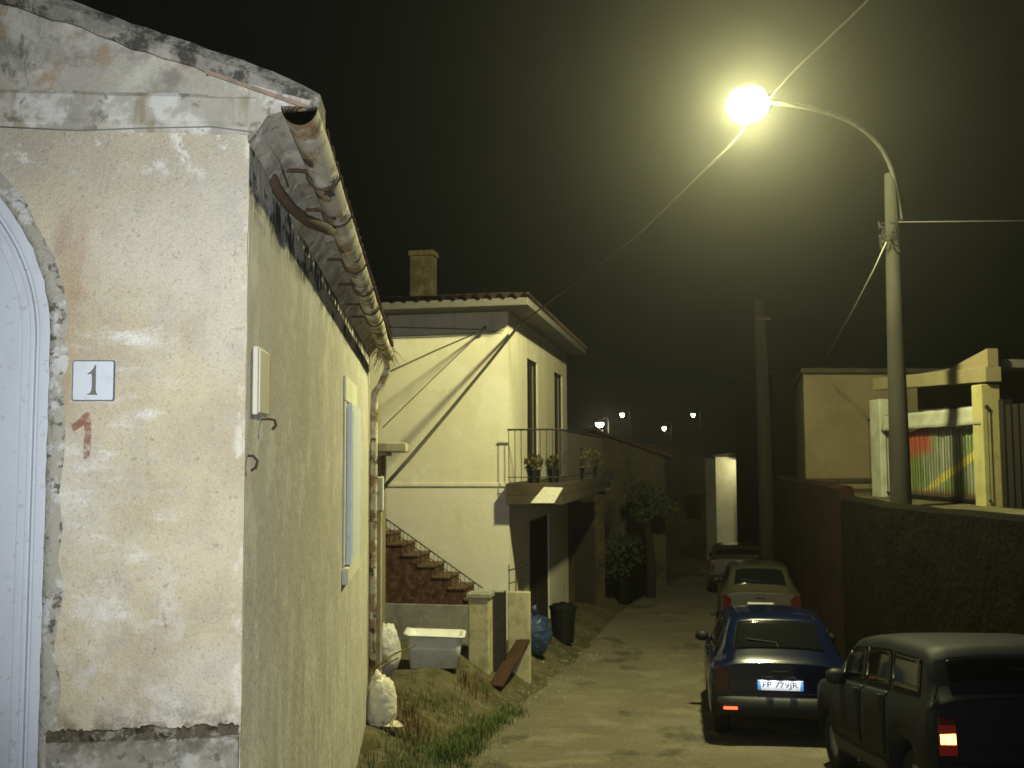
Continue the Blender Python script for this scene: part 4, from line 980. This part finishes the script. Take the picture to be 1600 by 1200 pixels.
def hedge():
    t = MB(); y = 25.6; i = 0
    while y < 31.2:
        x = Lx(y)-.55; leaf_ball(t, (x, y, g(x,y)+1.2+.35*mnoise.noise((y*.9,0,0))), .55+.2*mnoise.noise((y*2,5,0)), 260, .07, .95, 90+i); y += .42; i += 1
    o = t.build('hedge', M['leaf']); tag(o, 'dark overgrown hedge spilling over the mossy garden wall', 'hedge')
hedge()
def tree(px, D, ztop, r, label, seed):
    c = P(px,700,D); z0 = g(c.x,c.y); rnd = random.Random(seed)
    t = empty('tree', (c.x,c.y,z0), label, 'tree', 'trees along the lane')
    mb = MB(); top = Vector((c.x,c.y,ztop)); zc = ztop-r*.8
    mb.tube([(c.x,c.y,z0-.2),(c.x+.05,c.y,z0+.8),(c.x-.05,c.y,zc-.3),(c.x,c.y,zc+.4)], [.16,.13,.1,.05], 10)
    cr = MB()
    for i in range(11):
        q = rnd.uniform(0,6.28); rr = r*rnd.uniform(.3,.85); p = Vector((c.x+rr*math.cos(q), c.y+rr*math.sin(q), zc+rnd.uniform(-.45,.75)*r))
        mb.tube([(c.x,c.y,zc-.5+rnd.uniform(0,.5)), ((c.x+p.x)/2,(c.y+p.y)/2,(zc+p.z)/2-.1), p], [.05,.035,.015], 6)
        leaf_ball(cr, p, r*rnd.uniform(.32,.5), 420, .07, .8, seed*50+i)
    mb.build('trunk', M['bark'], t, smooth=True); cr.build('crown', M['leaf'], t)
tree(1012, 27.8, P(1006,760,27.8).z, .75, 'small dark tree behind the garden wall, before the stone gabled house', 5)

# ------------------------------------------------------------------ parked cars
def car_profile(kind):
    L = 3.62
    if kind == 'hatch':
        top = [(0,.90),(.06,.96),(.14,1.05),(.46,1.40),(.62,1.445),(1.3,1.47),(1.95,1.43),(2.15,1.38),(2.78,.98),(2.9,.94),(3.35,.84),(3.55,.72),(3.62,.62)]
        bel = [(0,.84),(.1,.90),(1.2,.90),(2.6,.88),(2.9,.86),(3.35,.78),(3.62,.56)]
        wid = [(0,.74),(.04,.785),(.15,.81),(1.8,.825),(3.1,.80),(3.45,.72),(3.62,.58)]
        tw  = [(0,.66),(.14,.62),(.46,.55),(1.3,.575),(2.0,.56),(2.75,.63),(3.2,.62),(3.62,.46)]
        rw  = (.15,.45)
    else:      # tall boxy small estate
        top = [(0,.96),(.03,1.02),(.07,1.06),(.22,1.32),(.34,1.37),(1.2,1.405),(1.95,1.375),(2.15,1.335),(2.78,1.0),(2.9,.96),(3.4,.88),(3.56,.78),(3.62,.66)]
        bel = [(0,.90),(.1,.94),(1.2,.92),(2.6,.90),(2.9,.88),(3.4,.82),(3.62,.58)]
        wid = [(0,.765),(.04,.80),(.12,.815),(1.8,.82),(3.1,.80),(3.48,.74),(3.62,.62)]
        tw  = [(0,.74),(.07,.73),(.22,.69),(1.3,.69),(2.0,.67),(2.75,.69),(3.2,.66),(3.62,.52)]
        rw  = (.085,.21)
    return L, top, bel, wid, tw, rw
def make_car(kind, paint, loc, rotz, label, lit, plate=None, detail=True):  # lit: rear reflectors get emission in place of returned flash
    L, top, bel, wid, tw, rw = car_profile(kind)
    AX = (.62, 3.0); WR = .285
    hx, hy = -math.sin(rotz), math.cos(rotz)
    zr, zf = g(loc[0]+hx*AX[0], loc[1]+hy*AX[0]), g(loc[0]+hx*AX[1], loc[1]+hy*AX[1])
    pitch = math.atan2(zf-zr, AX[1]-AX[0]); z0 = zr - math.tan(pitch)*AX[0] + .014
    C = empty('parked_car', (loc[0],loc[1],z0), label, 'car', 'cars parked along the lane', (pitch,0,rotz))
    def sif(tab, y):
        h = .05; return (interp(tab,max(0,y-h))+interp(tab,y)*2+interp(tab,min(L,y+h)))/4
    def zbot(y):
        z = .24 + .10*sm(.35,0,y) + .05*sm(3.3,3.62,y)
        for a in AX:
            r = .335; d = abs(y-a)
            if d < r: z = max(z, .27+math.sqrt(r*r-d*d))
        return z
    def ring(y):
        zb, zt, be, w, t = zbot(y), sif(top,y), sif(bel,y), sif(wid,y), sif(tw,y)
        be = min(be, zt-.05); zm = max(zb+.14, (max(zb,.3)+be)/2)
        return [(0,zb),(w-.1,zb),(w-.02,zb+.03),(w+.012,max(zb+.09,.42)),(w+.015,max(zm,zb+.13)),(w-.005,be-.02),(w-.045,be+.035 if zt-be > .12 else be+.02),
                (t+.035,zt-.085 if zt-be > .2 else be+.03),(t-.02,zt-.028),(t-.14,zt-.004),(t*.5,zt+.012),(0,zt+.016)]
    NR = 12
    ys = sorted(set([round(L*i/70,4) for i in range(71)] + [rw[0],rw[1],.02,.04] + [round(a+s*.335*math.cos(q),4) for a in AX for s in (1,-1) for q in (.02,.15,.35,.6,.9,1.2)]))
    def S(y, v):
        """v 0..11 along the half ring"""
        r = ring(y); i = min(int(abs(v)), NR-2); f = abs(v)-i; a, b = r[i], r[i+1]
        x = a[0]+(b[0]-a[0])*f; z = a[1]+(b[1]-a[1])*f
        return Vector((x if v >= 0 else -x, y, z))
    mb = MB(); w = 2*NR-2; vs = []
    for y in ys:
        r = ring(y); vs += [(x,y,z) for x, z in r] + [(-x,y,z) for x, z in r[-2:0:-1]]
    n = len(ys)
    fs = [(i*w+k,i*w+(k+1)%w,(i+1)*w+(k+1)%w,(i+1)*w+k) for i in range(n-1) for k in range(w)]
    fs += [tuple(range(w)), tuple((n-1)*w+k for k in range(w))[::-1]]
    body = mb.add(vs, fs).build('body', paint, C, local=True, smooth=True, bevel=0)
    body.data.polygons[-1].use_smooth = False; body.data.polygons[-2].use_smooth = False
    def patch(name, mat, y0, y1, v0, v1, off=.006, parent=C, nu=14, nv=10, mirror=False, sgn=1):
        """a panel that follows the body surface, standing a little proud of it"""
        m = MB()
        def N(y, v):
            e = .02; du = S(min(L,y+e),v)-S(max(0,y-e),v); dv = S(y,v+e if v+e < NR-1 else v)-S(y,v-e if v > e else v)
            nn = du.cross(dv); nn = nn.normalized() if nn.length > 1e-9 else Vector((0,0,1))
            c = S(y,v)-Vector((0,y,.7)); return nn if nn.dot(c) > 0 else -nn
        def fn(u, q):
            y = y0+(y1-y0)*u
            if mirror:
                q2 = abs(2*q-1); v = v1-(v1-v0)*q2; p = S(y,v)+N(y,v)*off; return (p.x*(1 if q > .5 else -1), p.y, p.z)
            v = v0+(v1-v0)*q; p = S(y,v)+N(y,v)*off; return (p.x*sgn, p.y, p.z)
        m.grid(fn, nu, nv*2 if mirror else nv)
        o = m.build(name, mat, parent, local=True, smooth=True)
        sd = o.modifiers.new('thickness','SOLIDIFY'); sd.thickness = .005; sd.offset = 0
        return o
    patch('rear_window', M['cglass'], rw[0]+.01, rw[1]-.015, 8.6, 11, .005, mirror=True)
    patch('windscreen', M['cglass'], 2.2, 2.74, 8.4, 11, .005, mirror=True)
    for s in (1,-1):
        y_a = .40 if kind == 'hatch' else .30
        for (p, q) in ((y_a+.02,.93),(.99,1.62),(1.68,2.36)):
            patch('side_window', M['cglass'], p, q, 6.12, 6.94, .004, sgn=s, nu=12, nv=5)
    # wheels
    for a in AX:
        for s in (1,-1):
            x = s*(sif(wid,a)-.155)
            wv = MB().lathe([(.16,-.075),(.20,-.09),(WR-.03,-.095),(WR,-.06),(WR,.06),(WR-.03,.095),(.20,.09),(.16,.075)], (x,a,WR), 28, (s,0,0)).build('wheel', M['rubber'], C, local=True, smooth=True)
            MB().lathe([(.165,.07),(.19,.082),(.175,.075),(.15,.05),(.09,.062),(.05,.08),(0,.082)], (x,a,WR), 20, (s,0,0)).build('rim', M['rim'], wv, local=True, smooth=True)
    # bumpers
    def bumper(y0, d, zlo, zhi, wx, name):
        m = MB(); k = 18; vs = []
        for i in range(k+1):
            u = -1+2*i/k; x = wx*u; c = y0+d*(1-abs(u)**6*.9)
            back = y0-d*.2 if d > 0 else y0-d*.2
            vs += [(x,back,zlo),(x,c,zlo+.03),(x,c+d*.12,(zlo+zhi)/2),(x,c,zhi-.02),(x,back,zhi)]
        m.add(vs, [(i*5+j,i*5+j+1,i*5+j+6,i*5+j+5) for i in range(k) for j in range(4)] + [tuple(range(5)), tuple(k*5+j for j in range(5))])
        return m.build(name, M['blackplastic'] if kind == 'hatch' else paint, C, local=True, smooth=True)
    bumper(0.03,-.12,.30,.56,.80,'rear_bumper'); bumper(L-.06,.10,.27,.52,.66,'front_bumper')
    # lamps
    for s in (1,-1):
        if kind == 'hatch':
            o = MB().prism([(s*.755,.60),(s*.60,.62),(s*.58,.80),(s*.70,.90),(s*.75,.86)], (0,.004,0), (1,0,0), (0,0,1), (0,-.018,0)).build('tail_lamp', M['redlens'], C, local=True, bevel=.006)
        else:
            o = MB().prism([(s*.775,.60),(s*.64,.60),(s*.64,.86),(s*.765,.88)], (0,.004,0), (1,0,0), (0,0,1), (0,-.018,0)).build('tail_lamp', M['redlens'], C, local=True, bevel=.006)
            if s < 0 and lit:  # emissive glint and halo painted over the unlit left lens
                MB().prism([(-.762,.685),(-.65,.685),(-.65,.76),(-.762,.755)], (0,-.0145,0), (1,0,0), (0,0,1), (0,-.006,0)).build('glint_lens', M['tail_glint'], o, local=True, bevel=.008)
                MB().prism([(-.772,.61),(-.645,.61),(-.645,.82),(-.772,.82)], (0,-.0142,0), (1,0,0), (0,0,1), (0,-.002,0)).build('halo_lens', M['tail_halo'], o, local=True)
        hl = MB().lathe([(0,.03),(.07,.02),(.09,-.02)], (s*.45,L-.10,.66), 14, (s*.25,1,.25)).build('headlight', M['cglass'], C, local=True, smooth=True)
        # door mirror
        MB().lathe([(0,-.09),(.05,-.085),(.075,-.03),(.075,.03),(.05,.085),(0,.09)], (s*(.86),2.28,.97), 14, (s,.15,0)).build('mirror', M['blackplastic'], C, local=True, smooth=True)
        # door: shut lines, handle
        for (p, q) in ((1.02,1.63),(1.68,2.42)):
            d = patch('door', paint, p, q, 3.2, 5.9, .004, sgn=s, nu=10, nv=6)
            h = S(p+.12,5.2); MB().obox((s*(h.x+.016),p+.12,h.z),(.011,0,0),(0,.06,0),(0,0,.012)).build('handle', M['blackplastic'], d, local=True, bevel=.006)
        patch('sill_trim', M['blackplastic'], 1.0, 2.62, 2.2, 2.9, .006, sgn=s)
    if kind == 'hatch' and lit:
        MB().box(-.66,-.50,-.115,-.098,.415,.445).build('rear_reflector', M['reflector_glint'], C, local=True, bevel=.004)
        MB().box(.50,.66,-.115,-.098,.415,.445).build('rear_reflector', M['redlens'], C, local=True, bevel=.004)
    MB().box(-.55,.55,-.006,.002,.585,.60).build('boot_seam', M['blackplastic'], C, local=True)
    MB().obox((0,-.01,.835),(.09,0,0),(0,.014,0),(0,0,.014)).build('boot_handle', M['blackplastic'], C, local=True, bevel=.006)
    wy = rw[0]+.03
    pa = S(wy,10); MB().tube([(0,wy-.02,pa.z+.0),(-.02,wy+.02,pa.z+.045),(-.36,wy+.05,pa.z+.08)], .008, 5).build('wiper', M['blackplastic'], C, local=True)
    MB().tube([(0,.75 if kind == 'hatch' else .5,1.46),(0,.6 if kind == 'hatch' else .3,1.62)], .004, 5).build('aerial', M['blackplastic'], C, local=True)
    MB().tube([(.45,-.02,.27),(.45,-.13,.27)], .025, 8).build('exhaust', M['galv'], C, local=True)
    dz, dy = (0, 0) if kind == 'hatch' else (-.25, -.125)
    pl = MB().box(-.262,.262,-.020+dy,-.0075+dy,.628+dz,.742+dz).build('number_plate', M['plate_white'], C, local=True, bevel=.004)
    if plate:
        MB().box(-.258,-.222,-.0215,-.0203,.632,.738).box(.222,.258,-.0215,-.0203,.632,.738).build('blue_band', M['plate_blue'], pl, local=True)
        fc = bpy.data.curves.new('plate_text','FONT'); fc.body = plate; fc.size = .098; fc.align_x = 'CENTER'; fc.align_y = 'CENTER'; fc.extrude = .0005; fc.offset = .0006
        to = bpy.data.objects.new('plate_text', fc); COL.objects.link(to); bpy.context.view_layer.update()
        me = bpy.data.meshes.new_from_object(to.evaluated_get(bpy.context.evaluated_depsgraph_get())); bpy.data.objects.remove(to)
        xs = [v.co.x for v in me.vertices]; k = .405/(max(xs)-min(xs)); mx = (max(xs)+min(xs))/2; zs = [v.co.y for v in me.vertices]; mz = (max(zs)+min(zs))/2
        kz = .078/(max(zs)-min(zs))
        for v in me.vertices: v.co = Vector(((v.co.x-mx)*k, -.0212-v.co.z, .685+(v.co.y-mz)*kz))
        me.materials.clear(); me.materials.append(M['plate_black'])
        o = bpy.data.objects.new('plate_lettering', me); COL.objects.link(o); o.parent = pl
        # added hood and spots, standing in for flash thrown back by the plate
        lh = MB()
        for s in (-.13,.13): lh.box(s-.04,s+.04,-.085,-.0065,.772,.79)
        lh.build('plate_fill_hood', M['blackplastic'], C, local=True, bevel=.004)
        for s in (-.2,-.07,.07,.2):
            A = bpy.data.lights.new('plate_fill_light','SPOT'); A.energy = PLATE_W; A.spot_size = rad(125); A.spot_blend = 1; A.shadow_soft_size = .01; A.color = (.9,.95,1)
            o = bpy.data.objects.new('plate_fill_light', A); COL.objects.link(o); o.parent = C; o.location = (s,-.078,.765)
            o.rotation_euler = Vector((0,.055,-.09)).to_track_quat('-Z','Y').to_euler()
    return C
PLATE_W = .95
def paint(name, c, rough=.17):
    return PM(name, c, rough, [dict(s=14, a=.5, b=.75, c=tuple(min(1,v*1.5+.001) for v in c), amt=.4)], spec=.5 if rough < .5 else .15, coat=.45 if rough < .5 else 0)
make_car('hatch', paint('dark_blue_paint',(.003,.006,.026)), (P(1222,1070,11.5).x, 11.55), -math.atan(.26), 'dark blue hatchback with white number plate FP 779JR, second car in the row', True, 'FP 779JR')
make_car('estate', paint('dusty_grey_paint',(.006,.008,.013),.6), (4.45, 6.95), -math.atan(.12), 'dusty grey boxy car nearest the camera, with an emissive flash glint on its left tail lamp', True)
make_car('hatch', paint('pale_cream_paint',(.045,.041,.026),.35), (6.72, 20.0), -math.atan(.28), 'pale hatchback parked in front of the dark blue one', False)
make_car('estate', paint('silver_paint',(.03,.027,.02),.35), (8.75, 28.0), -math.atan(.36), 'farthest parked car, a dim silver boxy one at the row end', False)

# ------------------------------------------------------------------ night air, light
def haze():
    mb = MB().box(-160,160,-160,160,-9.0,14)
    o = mb.build('haze', bpy.data.materials.new('night_haze')); m = o.data.materials[0]; m.use_nodes = True
    t = m.node_tree; t.nodes.remove(t.nodes['Principled BSDF']); v = t.nodes.new('ShaderNodeVolumePrincipled')
    v.inputs['Color'].default_value = (.92,.93,.86,1); v.inputs['Density'].default_value = HAZE; v.inputs['Anisotropy'].default_value = .86
    t.links.new(v.outputs[0], t.nodes['Material Output'].inputs['Volume']); tag(o, kind='stuff')
HAZE = .0013
haze()
point('street_lamp_light', LAMP-Vector((0,0,.10)), 3600, (1,.965,.46), .19)

# camera flash: the photograph was taken with one
fl = bpy.data.lights.new('camera_flash','SPOT'); fl.energy = 800; fl.color = (.94,1,1.06); fl.shadow_soft_size = .02; fl.spot_size = rad(82); fl.spot_blend = .9
fo = bpy.data.objects.new('camera_flash', fl); COL.objects.link(fo); fo.location = Vector((0,0,EYE)) - CR*.06 + CU*.05
fo.rotation_euler = CF.to_track_quat('-Z','Y').to_euler()
# faint moon-like night sky
w = bpy.data.worlds.new('World'); sc.world = w; w.use_nodes = True; nt = w.node_tree; bg = nt.nodes['Background']
sk = nt.nodes.new('ShaderNodeTexSky'); sk.sky_type = 'NISHITA'; sk.sun_disc = False; sk.sun_elevation = rad(25); sk.sun_rotation = rad(200)
nt.links.new(sk.outputs[0], bg.inputs['Color']); bg.inputs['Strength'].default_value = .00012
sl = bpy.data.lights.new('moon','SUN'); sl.energy = .004; sl.angle = rad(.5); sl.color = (1,.95,.85)
so = bpy.data.objects.new('moon', sl); COL.objects.link(so); so.rotation_euler = (rad(65),0,rad(-20))

# ------------------------------------------------------------------ camera, render settings
cd = bpy.data.cameras.new('camera'); cd.sensor_width = 36; cd.lens = 36*1555/1600; cd.clip_start = .05; cd.clip_end = 600
co = bpy.data.objects.new('camera', cd); COL.objects.link(co)
co.matrix_world = Matrix(((CR.x,CU.x,-CF.x,0),(CR.y,CU.y,-CF.y,0),(CR.z,CU.z,-CF.z,EYE),(0,0,0,1)))
cd.dof.use_dof = True; cd.dof.focus_distance = 4.2; cd.dof.aperture_fstop = 6
sc.camera = co
sc.view_settings.view_transform = 'Standard'; sc.view_settings.look = 'None'; sc.view_settings.exposure = 0; sc.view_settings.gamma = 1
cy = sc.cycles; cy.max_bounces = 6; cy.diffuse_bounces = 3; cy.glossy_bounces = 3; cy.volume_bounces = 0; cy.transparent_max_bounces = 6
cy.sample_clamp_indirect = 2; cy.use_denoising = True; cy.caustics_reflective = False; cy.caustics_refractive = False
try: cy.denoiser = 'OPENIMAGEDENOISE'
except Exception: pass
